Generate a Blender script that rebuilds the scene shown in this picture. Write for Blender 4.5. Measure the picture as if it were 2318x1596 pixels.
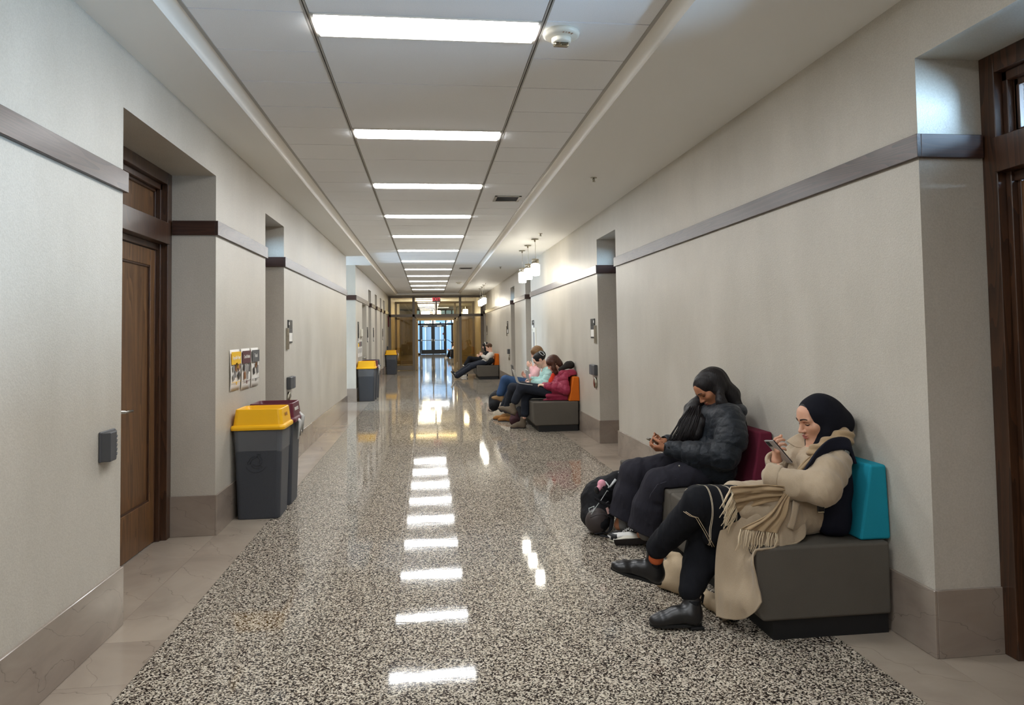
import bpy, bmesh, math, random
import numpy as np
from mathutils import Vector, Matrix

for _o in list(bpy.data.objects):
    bpy.data.objects.remove(_o)
SC = bpy.context.scene
COL = SC.collection
rnd = random.Random(7)

# ------------------------------------------------------------------ camera
CAM_H = 1.5
F_PX, YAW, PITCH, ROLL, PY0 = 1602.25, 0.118021, 0.0414763, -0.0149827, 686.263
PW, PH = 2318.0, 1596.0
def _basis():
    cy, sy = math.cos(YAW), math.sin(YAW)
    f = np.array([sy * math.cos(PITCH), cy * math.cos(PITCH), math.sin(PITCH)])
    r = np.array([cy, -sy, 0.0])
    u = np.cross(r, f)
    cr, sr = math.cos(ROLL), math.sin(ROLL)
    return f, cr * r + sr * u, -sr * r + cr * u
CF, CR, CU = _basis()
cam_d = bpy.data.cameras.new('camera')
cam = bpy.data.objects.new('camera', cam_d)
COL.objects.link(cam)
cam_d.sensor_fit = 'HORIZONTAL'
cam_d.sensor_width = 36.0
cam_d.lens = 36.0 * F_PX / PW
cam_d.shift_y = -(PH / 2 - PY0) / PW
cam_d.clip_end = 200
cam_d.clip_start = 0.05
cam.matrix_world = Matrix(((CR[0], CU[0], -CF[0], 0), (CR[1], CU[1], -CF[1], 0), (CR[2], CU[2], -CF[2], CAM_H), (0, 0, 0, 1)))
SC.camera = cam

def at(px, py, Y):
    """world point on the cross-corridor plane Y seen at photo pixel (px, py): used to read real positions off the photo"""
    d = CF * F_PX + CR * (px - PW / 2) - CU * (py - PY0)
    t = Y / d[1]
    return np.array([d[0] * t, Y, CAM_H + d[2] * t])

# ------------------------------------------------------------------ colour management, world, daylight
SC.view_settings.view_transform = 'Standard'
SC.view_settings.look = 'None'
SC.view_settings.gamma = 1.0
SC.view_settings.use_curve_mapping = False
SC.view_settings.exposure = 1.43
PANEL_W = 13.0       # radiance of the ceiling panels
PENDANT_W = 11.0
DAY = 1.0
SC.cycles.max_bounces = 14
SC.cycles.diffuse_bounces = 10
SC.cycles.glossy_bounces = 4
SC.cycles.transmission_bounces = 6
SC.cycles.transparent_max_bounces = 12
SC.cycles.caustics_reflective = False
SC.cycles.caustics_refractive = False
SC.cycles.sample_clamp_indirect = 6.0

world = bpy.data.worlds.new('world')
SC.world = world
world.use_nodes = True
_bg = world.node_tree.nodes['Background']
_bg.inputs[0].default_value = (0.54, 0.69, 0.85, 1)
_bg.inputs[1].default_value = 1.8

def area_light(name, loc, direction, sx, sy, power, color):
    d = bpy.data.lights.new(name, 'AREA')
    d.shape = 'RECTANGLE'; d.size = sx; d.size_y = sy
    d.energy = power; d.color = color
    o = bpy.data.objects.new(name, d)
    o.location = loc
    o.rotation_euler = Vector(direction).to_track_quat('-Z', 'Y').to_euler()
    COL.objects.link(o)
    return o
SKYC = (0.52, 0.74, 1.0)
# daylight outside the windows of the building: end of the side passage, rooms behind the glazed transoms, the entrance
area_light('daylight_passage', (-6.9, 15.3, 1.75), (1, 0, 0.12), 2.2, 1.5, 230 * DAY, SKYC)
area_light('daylight_room_right', (4.6, 2.2, 2.35), (-1, 0.15, 0.06), 2.6, 1.2, 560 * DAY, SKYC)
area_light('daylight_room_left', (-3.7, 7.2, 2.75), (1, 0.15, -0.02), 1.6, 1.0, 120 * DAY, SKYC)
area_light('daylight_room_beyond', (4.4, 8.2, 2.75), (-1, 0.2, 0.0), 1.6, 1.0, 110 * DAY, SKYC)
area_light('daylight_room_third', (4.4, 18.3, 2.75), (-1, 0.25, 0.0), 1.6, 1.0, 90 * DAY, SKYC)

# ------------------------------------------------------------------ materials
MATS = {}
def srgb(r, g, b):
    f = lambda c: (c / 12.92) if c <= 0.04045 else ((c + 0.055) / 1.055) ** 2.4
    return (f(r / 255.0), f(g / 255.0), f(b / 255.0), 1.0)

class NT:
    def __init__(s, name):
        s.m = bpy.data.materials.new(name)
        s.m.use_nodes = True
        s.t = s.m.node_tree
        s.b = s.t.nodes['Principled BSDF']
        s.out = s.t.nodes['Material Output']
        MATS[name] = s.m
    def n(s, typ, **kw):
        nd = s.t.nodes.new(typ)
        for k, v in kw.items():
            if k.startswith('i_'):
                key = k[2:]
                key = int(key) if key.isdigit() else key.replace('_', ' ')
                nd.inputs[key].default_value = v
            else:
                setattr(nd, k, v)
        return nd
    def l(s, a, b):
        s.t.links.new(a, b)
    def set(s, **kw):
        names = dict(color='Base Color', rough='Roughness', metal='Metallic', spec='Specular IOR Level', coat='Coat Weight',
                     coatr='Coat Roughness', emit='Emission Color', es='Emission Strength', sheen='Sheen Weight', trans='Transmission Weight', ior='IOR', sss='Subsurface Weight')
        for k, v in kw.items():
            s.b.inputs[names[k]].default_value = v
    def coords(s, scale=(1, 1, 1), kind='Object', rot=(0, 0, 0)):
        tc = s.n('ShaderNodeTexCoord')
        mp = s.n('ShaderNodeMapping')
        mp.inputs['Scale'].default_value = scale
        mp.inputs['Rotation'].default_value = rot
        s.l(tc.outputs[kind], mp.inputs['Vector'])
        return mp.outputs['Vector']
    def noise(s, vec, scale, detail=3, rough=0.55, dist=0.0):
        nd = s.n('ShaderNodeTexNoise')
        nd.inputs['Scale'].default_value = scale
        nd.inputs['Detail'].default_value = detail
        nd.inputs['Roughness'].default_value = rough
        nd.inputs['Distortion'].default_value = dist
        s.l(vec, nd.inputs['Vector'])
        return nd.outputs['Fac']
    def ramp(s, fac, stops, interp='LINEAR'):
        r = s.n('ShaderNodeValToRGB')
        r.color_ramp.interpolation = interp
        e = r.color_ramp.elements
        while len(e) > 1:
            e.remove(e[-1])
        e[0].position, e[0].color = stops[0]
        for p, c in stops[1:]:
            k = e.new(p); k.color = c
        s.l(fac, r.inputs[0])
        return r.outputs[0]
    def bump(s, h, strength=0.2, dist=0.01):
        b = s.n('ShaderNodeBump')
        b.inputs['Strength'].default_value = strength
        b.inputs['Distance'].default_value = dist
        s.l(h, b.inputs['Height'])
        s.l(b.outputs['Normal'], s.b.inputs['Normal'])
        return b
    def mixc(s, fac, a, b, mode='MIX'):
        m = s.n('ShaderNodeMix', data_type='RGBA', blend_type=mode)
        for sock, v in ((m.inputs[0], fac), (m.inputs[6], a), (m.inputs[7], b)):
            if hasattr(v, 'is_linked'): s.l(v, sock)
            else: sock.default_value = v
        return m.outputs[2]
    def math(s, op, a, b=0.0, clamp=False):
        m = s.n('ShaderNodeMath', operation=op, use_clamp=clamp)
        for i, v in enumerate((a, b)):
            if hasattr(v, 'is_linked'): s.l(v, m.inputs[i])
            else: m.inputs[i].default_value = v
        return m.outputs[0]

def plain(name, color, rough=0.5, **kw):
    t = NT(name); t.set(color=color, rough=rough, **kw); return t.m

def fabric(name, color, var=0.12, scale=90, rough=0.9, bump=0.25, sheen=0.0, big=6):
    t = NT(name); v = t.coords()
    n1 = t.noise(v, scale, 2); n2 = t.noise(v, big, 3)
    c0 = [max(0, c * (1 - var)) for c in color[:3]] + [1]
    c1 = [min(1, c * (1 + var)) for c in color[:3]] + [1]
    f = t.math('MULTIPLY_ADD', n1, 0.5)
    t.t.nodes[-1].inputs[2].default_value = 0.0
    f = t.math('ADD', f, t.math('MULTIPLY', n2, 0.5))
    c = t.ramp(f, [(0.3, tuple(c0)), (0.7, tuple(c1))])
    t.l(c, t.b.inputs['Base Color'])
    t.set(rough=rough, sheen=sheen, spec=0.25)
    t.bump(n1, bump, 0.004)
    return t.m

# painted plaster wall with a fine orange-peel grain and soft trowel clouds
t = NT('plaster'); v = t.coords()
g = t.noise(v, 130, 4, 0.6)
cl = t.noise(t.coords((1, 1, 0.45)), 1.7, 4, 0.6)
c = t.ramp(cl, [(0.3, srgb(180, 174, 162)), (0.7, srgb(203, 197, 186))])
c = t.mixc(0.25, c, t.ramp(g, [(0.35, srgb(172, 166, 154)), (0.65, srgb(214, 208, 197))]))
t.l(c, t.b.inputs['Base Color'])
t.l(t.ramp(cl, [(0.3, (0.36,) * 3 + (1,)), (0.7, (0.5,) * 3 + (1,))]), t.b.inputs['Roughness'])
t.set(spec=0.45)
t.bump(g, 0.35, 0.004)

t = NT('ceiling_paint'); v = t.coords()
t.set(color=srgb(240, 240, 238), rough=0.6, spec=0.3)
t.bump(t.noise(v, 160, 2), 0.08, 0.002)
t = NT('cove_paint'); t.set(color=srgb(236, 232, 224), rough=0.4, spec=0.4)

t = NT('ceiling_tile'); v = t.coords()
n = t.noise(v, 220, 2)
t.l(t.ramp(n, [(0.3, srgb(238, 240, 243)), (0.7, srgb(247, 249, 252))]), t.b.inputs['Base Color'])
t.set(rough=0.9, spec=0.15); t.bump(n, 0.15, 0.002)
plain('grid_metal', srgb(170, 166, 160), 0.5)
plain('void_black', (0.004, 0.004, 0.004, 1), 1.0, spec=0.0)
plain('grid_dark', srgb(70, 68, 66), 0.6)

# terrazzo: pale and dark marble chips
def terrazzo(name):
    t = NT(name); v = t.coords()
    w = t.n('ShaderNodeTexNoise'); w.inputs['Scale'].default_value = 90; w.inputs['Detail'].default_value = 2
    t.l(v, w.inputs['Vector'])
    add = t.n('ShaderNodeVectorMath', operation='MULTIPLY_ADD')
    t.l(w.outputs['Color'], add.inputs[0]); add.inputs[1].default_value = (0.009, 0.009, 0.009); t.l(v, add.inputs[2])
    vo = t.n('ShaderNodeTexVoronoi'); vo.inputs['Scale'].default_value = 160; t.l(add.outputs[0], vo.inputs['Vector'])
    sep = t.n('ShaderNodeSeparateColor'); t.l(vo.outputs['Color'], sep.inputs[0])
    chips = t.ramp(sep.outputs[0], [(0.0, srgb(42, 36, 34)), (0.31, srgb(68, 60, 55)), (0.41, srgb(122, 112, 101)), (0.51, srgb(174, 164, 149)),
                                   (0.66, srgb(198, 189, 174)), (0.86, srgb(218, 210, 196))], 'CONSTANT')
    big = t.noise(v, 1.3, 3)
    c = t.mixc(0.5, chips, t.ramp(big, [(0.3, srgb(196, 188, 174)), (0.7, srgb(224, 216, 204))]), 'MULTIPLY')
    c = t.mixc(0.45, chips, c)
    t.l(c, t.b.inputs['Base Color'])
    wav = t.noise(t.coords((0.9, 2.4, 1)), 5.0, 3, 0.5, 0.5)
    t.l(t.ramp(t.noise(v, 2.2, 4), [(0.3, (0.035,) * 3 + (1,)), (0.75, (0.075,) * 3 + (1,))]), t.b.inputs['Roughness'])
    t.set(spec=0.10)
    t.bump(wav, 0.016, 0.010)
    return t.m
terrazzo('terrazzo')

def marble(name, a, b, vein, sc=1.0, rough=0.12):
    t = NT(name); v = t.coords((1, 1, 2.0))
    oi = t.n('ShaderNodeObjectInfo')
    off = t.n('ShaderNodeVectorMath', operation='MULTIPLY_ADD')
    t.l(oi.outputs['Random'], off.inputs[0]); off.inputs[1].default_value = (17, 9, 5); t.l(v, off.inputs[2])
    v = off.outputs[0]
    base = t.ramp(t.noise(v, 1.6 * sc, 5, 0.6, 0.6), [(0.3, a), (0.7, b)])
    w = t.n('ShaderNodeTexWave', wave_type='BANDS', bands_direction='DIAGONAL', wave_profile='SAW')
    w.inputs['Scale'].default_value = 1.5 * sc; w.inputs['Distortion'].default_value = 9; w.inputs['Detail'].default_value = 4
    w.inputs['Detail Scale'].default_value = 1.2
    t.l(v, w.inputs['Vector'])
    vf = t.ramp(w.outputs['Fac'], [(0.0, (1, 1, 1, 1)), (0.018, (0.1, 0.1, 0.1, 1)), (0.04, (0, 0, 0, 1))])
    sepf = t.math('MULTIPLY', vf, 0.55)
    t.l(t.mixc(sepf, base, vein), t.b.inputs['Base Color'])
    t.set(rough=rough, spec=0.5)
    return t.m
marble('marble_base', srgb(136, 123, 113), srgb(160, 148, 136), srgb(82, 70, 62))
marble('marble_floor', srgb(152, 139, 126), srgb(175, 162, 147), srgb(96, 82, 72))
plain('marble_edge', srgb(205, 192, 176), 0.2)
plain('zinc_strip', srgb(120, 112, 100), 0.35, metal=0.6)

def wood(name, dark, light, scale=1.0, axis=2, rough=0.35, coat=0.3):
    t = NT(name)
    st = [9.0, 9.0, 9.0]; st[axis] = 0.7
    v = t.coords(tuple(x * scale for x in st))
    oi = t.n('ShaderNodeObjectInfo')
    off = t.n('ShaderNodeVectorMath', operation='MULTIPLY_ADD')
    t.l(oi.outputs['Random'], off.inputs[0]); off.inputs[1].default_value = (31, 19, 23); t.l(v, off.inputs[2])
    grow = t.noise(off.outputs[0], 0.55, 2, 0.5, 0.4)
    rings = t.math('FRACT', t.math('MULTIPLY', grow, 22.0))
    fine = t.noise(t.coords(tuple(x * scale * 9 for x in st)), 3.0, 4)
    f = t.math('ADD', t.math('MULTIPLY', rings, 0.45), t.math('MULTIPLY', fine, 0.55))
    t.l(t.ramp(f, [(0.2, dark), (0.75, light)]), t.b.inputs['Base Color'])
    t.set(rough=rough, coat=coat, coatr=0.25, spec=0.5)
    t.bump(f, 0.12, 0.003)
    return t.m
wood('oak_dark_y', srgb(40, 26, 21), srgb(72, 52, 43), 1.0, 1, 0.42, 0.3)
wood('oak_dark_x', srgb(50, 30, 23), srgb(70, 44, 34), 1.0, 0, 0.42, 0.2)
wood('oak_frame', srgb(46, 28, 18), srgb(78, 50, 32), 1.0, 2, 0.35, 0.3)
wood('oak_door', srgb(78, 52, 31), srgb(122, 86, 52), 0.8, 2, 0.4, 0.25)

def emit(name, color, strength):
    t = NT(name); t.set(color=color, emit=color, es=strength, rough=0.4); return t.m
emit('panel_glow', (0.975, 0.99, 1.0, 1), PANEL_W)
emit('pendant_glow', (1.0, 0.95, 0.82, 1), PENDANT_W)
emit('warm_glow', (1.0, 0.80, 0.42, 1), 11.0)
emit('led', (1.0, 0.9, 0.5, 1), 4.0)
emit('exit_red', (0.85, 0.05, 0.08, 1), 0.5)
plain('panel_rim', srgb(225, 222, 215), 0.4)
plain('white_plastic', srgb(222, 218, 205), 0.4)
plain('offwhite_paper', srgb(232, 228, 220), 0.6)
plain('paper_yellow', srgb(236, 186, 10), 0.6)
plain('paper_maroon', srgb(84, 36, 40), 0.6)
plain('paper_grey', srgb(84, 84, 84), 0.6)
plain('ink_dark', srgb(52, 46, 44), 0.6)
plain('ink_grey', srgb(140, 136, 134), 0.6)
plain('ink_brown', srgb(140, 92, 50), 0.6)
plain('ink_white', srgb(240, 238, 232), 0.6)
plain('steel', srgb(190, 188, 182), 0.28, metal=1.0)
plain('nickel', srgb(170, 164, 150), 0.25, metal=1.0)
plain('box_grey', srgb(72, 73, 76), 0.45)
plain('box_grey_light', srgb(98, 99, 104), 0.45)
plain('frame_taupe', srgb(124, 113, 100), 0.4)
plain('frame_tan', srgb(160, 140, 108), 0.4)
plain('door_black', srgb(22, 24, 28), 0.4)
plain('far_block', srgb(150, 170, 186), 0.8)
plain('far_door_grey', srgb(150, 160, 168), 0.6)
plain('maroon_paint', srgb(92, 18, 26), 0.5)
plain('red_sign', srgb(170, 30, 50), 0.5)
plain('black_plastic', srgb(24, 24, 26), 0.4)
plain('black_rubber', srgb(20, 19, 19), 0.6)
plain('dark_bin_inside', srgb(24, 24, 26), 0.7)

t = NT('bin_grey'); v = t.coords(); n = t.noise(v, 300, 2)
t.l(t.ramp(n, [(0.3, srgb(56, 59, 66)), (0.7, srgb(66, 70, 78))]), t.b.inputs['Base Color']); t.set(rough=0.5); t.bump(n, 0.2, 0.002)
t = NT('bin_yellow'); v = t.coords(); n = t.noise(v, 300, 2)
t.set(color=srgb(244, 184, 8), rough=0.42); t.bump(n, 0.15, 0.002)
t = NT('bin_maroon'); t.set(color=srgb(92, 22, 40), rough=0.4)

def glass(name, tint, refl=1.0, rough=0.02, see=1.0):
    t = NT(name)
    tr = t.n('ShaderNodeBsdfTransparent'); tr.inputs[0].default_value = tint
    gl = t.n('ShaderNodeBsdfGlossy'); gl.inputs['Roughness'].default_value = rough
    gl.inputs[0].default_value = (0.95, 0.95, 0.95, 1)
    fr = t.n('ShaderNodeFresnel'); fr.inputs[0].default_value = 1.5
    fac = t.math('MULTIPLY', fr.outputs[0], refl, True)
    mx = t.n('ShaderNodeMixShader')
    t.l(fac, mx.inputs[0]); t.l(tr.outputs[0], mx.inputs[1]); t.l(gl.outputs[0], mx.inputs[2])
    t.l(mx.outputs[0], t.out.inputs[0])
    return t.m
glass('clear_glass', (0.9, 0.95, 0.97, 1), 1.0)
glass('bronze_glass', (0.74, 0.66, 0.50, 1), 1.5)
glass('light_glass', (0.80, 0.76, 0.66, 1), 1.2)
t = NT('bag_film'); t.set(color=srgb(200, 202, 206), rough=0.22, spec=0.6); t.b.inputs['Alpha'].default_value = 0.13
t.bump(t.noise(t.coords((1, 1, 0.5)), 26, 3), 0.9, 0.02)
# ------------------------------------------------------------------ mesh helpers
def link(o, parent=None):
    COL.objects.link(o)
    if parent is not None:
        o.parent = parent
    return o

def tag(o, label=None, cat=None, group=None, kind=None):
    if label: o['label'] = label
    if cat: o['category'] = cat
    if group: o['group'] = group
    if kind: o['kind'] = kind
    return o

def thing(name, label, cat, loc=(0, 0, 0), rz=0.0, group=None, kind=None):
    o = bpy.data.objects.new(name, None)
    o.empty_display_size = 0.1
    o.location = loc; o.rotation_euler = (0, 0, rz)
    link(o)
    return tag(o, label, cat, group, kind)

class MB:
    """collects simple solids into one mesh"""
    def __init__(s):
        s.v, s.f, s.mi, s.sm = [], [], [], []
        s.cur = 0
    def add(s, vs, fs, smooth=False):
        n = len(s.v)
        s.v += [tuple(map(float, p)) for p in vs]
        for f in fs:
            s.f.append(tuple(i + n for i in f)); s.mi.append(s.cur); s.sm.append(smooth)
        return s
    def box(s, x0, x1, y0, y1, z0, z1):
        vs = [(x, y, z) for z in (z0, z1) for y in (y0, y1) for x in (x0, x1)]
        return s.add(vs, [(0, 2, 3, 1), (4, 5, 7, 6), (0, 1, 5, 4), (2, 6, 7, 3), (0, 4, 6, 2), (1, 3, 7, 5)])
    def cbox(s, c, sx, sy, sz):
        return s.box(c[0] - sx / 2, c[0] + sx / 2, c[1] - sy / 2, c[1] + sy / 2, c[2] - sz / 2, c[2] + sz / 2)
    def hexa(s, lo, hi):
        """two quads (4 points each, same order) joined into a solid"""
        return s.add(list(lo) + list(hi), [(3, 2, 1, 0), (4, 5, 6, 7)] + [(i, (i + 1) % 4, 4 + (i + 1) % 4, 4 + i) for i in range(4)])
    def prism(s, pts, axis, a, b):
        """2-D outline pts extruded along axis from a to b; the 2-D order is the remaining axes"""
        n = len(pts)
        def mk(p, q):
            if axis == 0: return (q, p[0], p[1])
            if axis == 1: return (p[0], q, p[1])
            return (p[0], p[1], q)
        vs = [mk(p, a) for p in pts] + [mk(p, b) for p in pts]
        fs = [tuple(range(n))[::-1], tuple(range(n, 2 * n))] + [(i, (i + 1) % n, n + (i + 1) % n, n + i) for i in range(n)]
        return s.add(vs, fs)
    def lathe(s, prof, c=(0, 0, 0), n=20, axis=2, smooth=True):
        vs, fs = [], []
        for r, h in prof:
            for k in range(n):
                a = 2 * math.pi * k / n
                p = [r * math.cos(a), r * math.sin(a), h]
                if axis == 0: p = [p[2], p[0], p[1]]
                if axis == 1: p = [p[0], p[2], p[1]]
                vs.append((p[0] + c[0], p[1] + c[1], p[2] + c[2]))
        for j in range(len(prof) - 1):
            for k in range(n):
                k2 = (k + 1) % n
                fs.append((j * n + k, j * n + k2, (j + 1) * n + k2, (j + 1) * n + k))
        fs.append(tuple(range(n))[::-1]); m = (len(prof) - 1) * n
        fs.append(tuple(range(m, m + n)))
        return s.add(vs, fs, smooth)
    def tube(s, pts, r, n=8, closed=False, smooth=True, flat=None):
        pts = [np.array(p, float) for p in pts]
        rs = r if hasattr(r, '__len__') else [r] * len(pts)
        vs, fs = [], []
        up = None
        m = len(pts)
        for i, p in enumerate(pts):
            a = pts[(i - 1) % m] if closed else pts[max(i - 1, 0)]
            b = pts[(i + 1) % m] if closed else pts[min(i + 1, m - 1)]
            d = b - a; d /= (np.linalg.norm(d) + 1e-9)
            if up is None:
                up = np.array([0, 0, 1.0]) if abs(d[2]) < 0.9 else np.array([1.0, 0, 0])
            x = np.cross(up, d); x /= (np.linalg.norm(x) + 1e-9)
            y = np.cross(d, x); up = y
            fl = 1.0 if flat is None else flat
            for k in range(n):
                an = 2 * math.pi * k / n
                vs.append(p + rs[i] * (math.cos(an) * x + fl * math.sin(an) * y))
        seg = m if closed else m - 1
        for j in range(seg):
            j2 = (j + 1) % m
            for k in range(n):
                k2 = (k + 1) % n
                fs.append((j * n + k, j * n + k2, j2 * n + k2, j2 * n + k))
        if not closed:
            fs.append(tuple(range(n))[::-1]); fs.append(tuple(range((m - 1) * n, m * n)))
        return s.add(vs, fs, smooth)
    def grid(s, P, smooth=True, thick=None):
        """surface through a 2-D array of points"""
        nu, nv = len(P), len(P[0])
        vs = [q for row in P for q in row]
        fs = [(i * nv + j, i * nv + j + 1, (i + 1) * nv + j + 1, (i + 1) * nv + j) for i in range(nu - 1) for j in range(nv - 1)]
        return s.add(vs, fs, smooth)
    def ell(s, c, r, n=16, m=10, R=None):
        vs, fs = [], []
        for j in range(m + 1):
            th = math.pi * j / m
            for k in range(n):
                a = 2 * math.pi * k / n
                p = np.array([r[0] * math.sin(th) * math.cos(a), r[1] * math.sin(th) * math.sin(a), r[2] * math.cos(th)])
                if R is not None: p = R @ p
                vs.append(p + np.array(c))
        for j in range(m):
            for k in range(n):
                k2 = (k + 1) % n
                fs.append((j * n + k, (j + 1) * n + k, (j + 1) * n + k2, j * n + k2))
        return s.add(vs, fs, True)
    def build(s, name, mats, parent=None, bevel=0.0, seg=2, loc=None, solid=0.0, sub=0):
        me = bpy.data.meshes.new(name)
        me.from_pydata(s.v, [], s.f)
        for m in (mats if isinstance(mats, (list, tuple)) else [mats]):
            me.materials.append(MATS[m] if isinstance(m, str) else m)
        me.polygons.foreach_set('material_index', s.mi)
        me.polygons.foreach_set('use_smooth', s.sm)
        me.update()
        bm = bmesh.new(); bm.from_mesh(me)
        bmesh.ops.remove_doubles(bm, verts=bm.verts, dist=1e-6)
        if solid == 0.0:
            bmesh.ops.recalc_face_normals(bm, faces=bm.faces)
        bm.to_mesh(me); bm.free()
        o = bpy.data.objects.new(name, me)
        if loc is not None: o.location = loc
        link(o, parent)
        if solid:
            sm = o.modifiers.new('thickness', 'SOLIDIFY'); sm.thickness = solid; sm.offset = 0
        if sub:
            sm = o.modifiers.new('round', 'SUBSURF'); sm.levels = sub; sm.render_levels = sub
        if bevel:
            b = o.modifiers.new('soft_edges', 'BEVEL'); b.width = bevel; b.segments = seg; b.limit_method = 'ANGLE'; b.angle_limit = math.radians(40)
            if seg > 2:
                me.polygons.foreach_set('use_smooth', [True] * len(me.polygons))
                w = o.modifiers.new('normals', 'WEIGHTED_NORMAL'); w.keep_sharp = True
        return o

def box_obj(name, mat, x0, x1, y0, y1, z0, z1, parent=None, bevel=0.0, seg=2):
    return MB().box(x0, x1, y0, y1, z0, z1).build(name, mat, parent, bevel, seg)

def text_obj(body, size, mat, origin, xdir, ydir, name='lettering', parent=None, align='CENTER', depth=0.0006, squash=1.0):
    cu = bpy.data.curves.new(name, 'FONT')
    cu.body = body; cu.size = size; cu.align_x = align; cu.align_y = 'CENTER'; cu.extrude = depth
    tmp = bpy.data.objects.new('tmp_' + name, cu)
    COL.objects.link(tmp)
    dg = bpy.context.evaluated_depsgraph_get(); dg.update()
    me = bpy.data.meshes.new_from_object(tmp.evaluated_get(dg))
    bpy.data.objects.remove(tmp); bpy.data.curves.remove(cu)
    me.name = name
    me.materials.clear(); me.materials.append(MATS[mat])
    x = Vector(xdir).normalized(); y = Vector(ydir).normalized(); z = x.cross(y)
    M = Matrix(((x[0] * squash, y[0], z[0], origin[0]), (x[1] * squash, y[1], z[1], origin[1]), (x[2] * squash, y[2], z[2], origin[2]), (0, 0, 0, 1)))
    me.transform(M)
    o = bpy.data.objects.new(name, me)
    return link(o, parent)

def copy_tree(o, parent=None, loc=None, label=None):
    c = o.copy(); COL.objects.link(c)
    if parent is not None: c.parent = parent
    if loc is not None: c.location = loc
    if label: c['label'] = label
    for ch in list(o.children):
        copy_tree(ch, c)
    return c

WORLD_PARENTS = {}
def link(o, parent=None):
    COL.objects.link(o)
    if parent is not None:
        o.parent = parent
        if parent.name in WORLD_PARENTS:
            o.matrix_parent_inverse = Matrix.Translation(-Vector(WORLD_PARENTS[parent.name]))
    return o
def wthing(name, label, cat, loc, group=None, kind=None):
    """a thing whose parts are given in world coordinates; its Empty stands at its base"""
    o = thing(name, label, cat, loc, 0, group, kind)
    WORLD_PARENTS[o.name] = tuple(map(float, loc))
    return o
def struct(name, loc=(0, 0, 0)):
    o = bpy.data.objects.new(name, None); o.location = loc
    o.empty_display_size = 0.1
    COL.objects.link(o); o['kind'] = 'structure'
    return o
def sbox(name, mat, *a, bevel=0.0):
    o = box_obj(name, mat, *a, bevel=bevel); o['kind'] = 'structure'
    return o

# ================================================================== ROOM SHELL
XL, XR = -1.605, 2.26            # finished stone faces
WL, WR = -1.62, 2.275            # plaster faces
SOF, TRAY = 3.07, 3.131
Y0, Y1 = -3.6, 29.5
RD = 0.335                        # depth of the door recesses
TXL, TXR = -1.31, 1.955          # terrazzo edges
L_OPEN = [(-1.2, 0.5, 2.745, 'd'), (3.985, 5.66, 2.745, 'd'), (7.33, 8.25, 2.74, 'g'), (14.38, 16.2, 3.07, 'hall'), (17.77, 19.0, 2.27, 'alcove'),
          (19.64, 20.55, 2.74, 'd'), (22.0, 22.85, 2.74, 'd'), (24.25, 25.06, 2.74, 'd'), (25.9, 26.9, 2.74, 'd')]
R_OPEN = [(1.3, 3.02, 2.755, 'g'), (8.39, 9.35, 2.74, 'g'), (15.62, 16.48, 2.74, 'd'), (18.62, 19.5, 2.74, 'g'), (28.2, 29.1, 2.74, 'd')]

def wall(side, opens):
    sgn = -1 if side == 'left' else 1
    face = WL if side == 'left' else WR
    out = face + sgn * 0.46
    xa, xb = min(face, out), max(face, out)
    mb = MB()
    y = Y0
    piers = []
    for (a, b, top, kind) in opens:
        mb.box(xa, xb, y, a, 0, SOF); piers.append((y, a))
        if top < SOF - 0.01:
            mb.box(xa, xb, a, b, top, SOF)
        y = b
    mb.box(xa, xb, y, Y1 + 0.05, 0, SOF); piers.append((y, Y1))
    o = mb.build('wall_' + side, 'plaster'); o['kind'] = 'structure'
    return o, piers
wall_left, piersL = wall('left', L_OPEN)
wall_right, piersR = wall('right', R_OPEN)
sbox('wall_back', 'plaster', WL - 0.4, WR + 0.4, Y0 - 0.2, Y0, 0, SOF)

# alcove back for the drinking fountain
sbox('wall_alcove', 'plaster', WL - 0.55, WL - 0.45, 17.6, 19.2, 0, 2.5)
# side passage on the left, open to the corridor, with a window at its far end
ph = struct('wall_passage')
MB().box(-7.0, WL - 0.46, 14.2, 14.38, 0, SOF).build('wall_near', 'plaster', ph)
MB().box(-7.0, WL - 0.46, 16.2, 16.38, 0, SOF).build('wall_far', 'plaster', ph)
wend = MB()
wend.box(-7.1, -6.6, 14.38, 16.2, 0, 0.85); wend.box(-7.1, -6.6, 14.38, 16.2, 2.7, SOF)
wend.build('wall_end', 'plaster', ph)
wn = struct('window_1', (-6.62, 15.29, 1.78))
fr = MB()
for y in (-0.88, -0.02, 0.84):
    fr.box(-0.03, 0.03, y, y + 0.05, -0.9, 0.9)
fr.box(-0.03, 0.03, -0.9, 0.9, -0.93, -0.88); fr.box(-0.03, 0.03, -0.9, 0.9, 0.86, 0.92)
fr.build('window_frame', 'door_black', wn)

# ------------------------------------------------------------------ floor: terrazzo panels, stone borders
floor = struct('floor')
box_obj('subfloor', 'ink_grey', -7.1, WR + 0.7, Y0, 60, -0.12, -0.021, floor)
seamsX = [TXL, -0.213, 0.868, TXR]
ys = [Y0, -1.62, 0.94, 3.5, 6.08, 8.66, 13.8, 18.98, 24.1, 29.45]
g = 0.0016
for i in range(3):
    for j in range(len(ys) - 1):
        box_obj('terrazzo_panel', 'terrazzo', seamsX[i] + g, seamsX[i + 1] - g, ys[j] + g, ys[j + 1] - g, -0.02, 0.0, floor)
st = MB()
for x in seamsX[1:3]:
    st.box(x - g, x + g, Y0, 29.4, -0.02, -0.0003)
for y in ys[1:-1]:
    st.box(TXL, TXR, y - g, y + g, -0.02, -0.0004)
st.build('divider_strip', 'zinc_strip', floor)
jl = [-3.6, -2.1, -0.6, 0.9, 2.15, 3.31, 3.765, 5.66, 7.3, 8.9, 10.4, 11.9, 13.4, 14.9, 16.4, 17.9, 19.4, 20.9, 22.4, 23.9, 25.4, 26.9, 28.4, 29.45]
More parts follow.
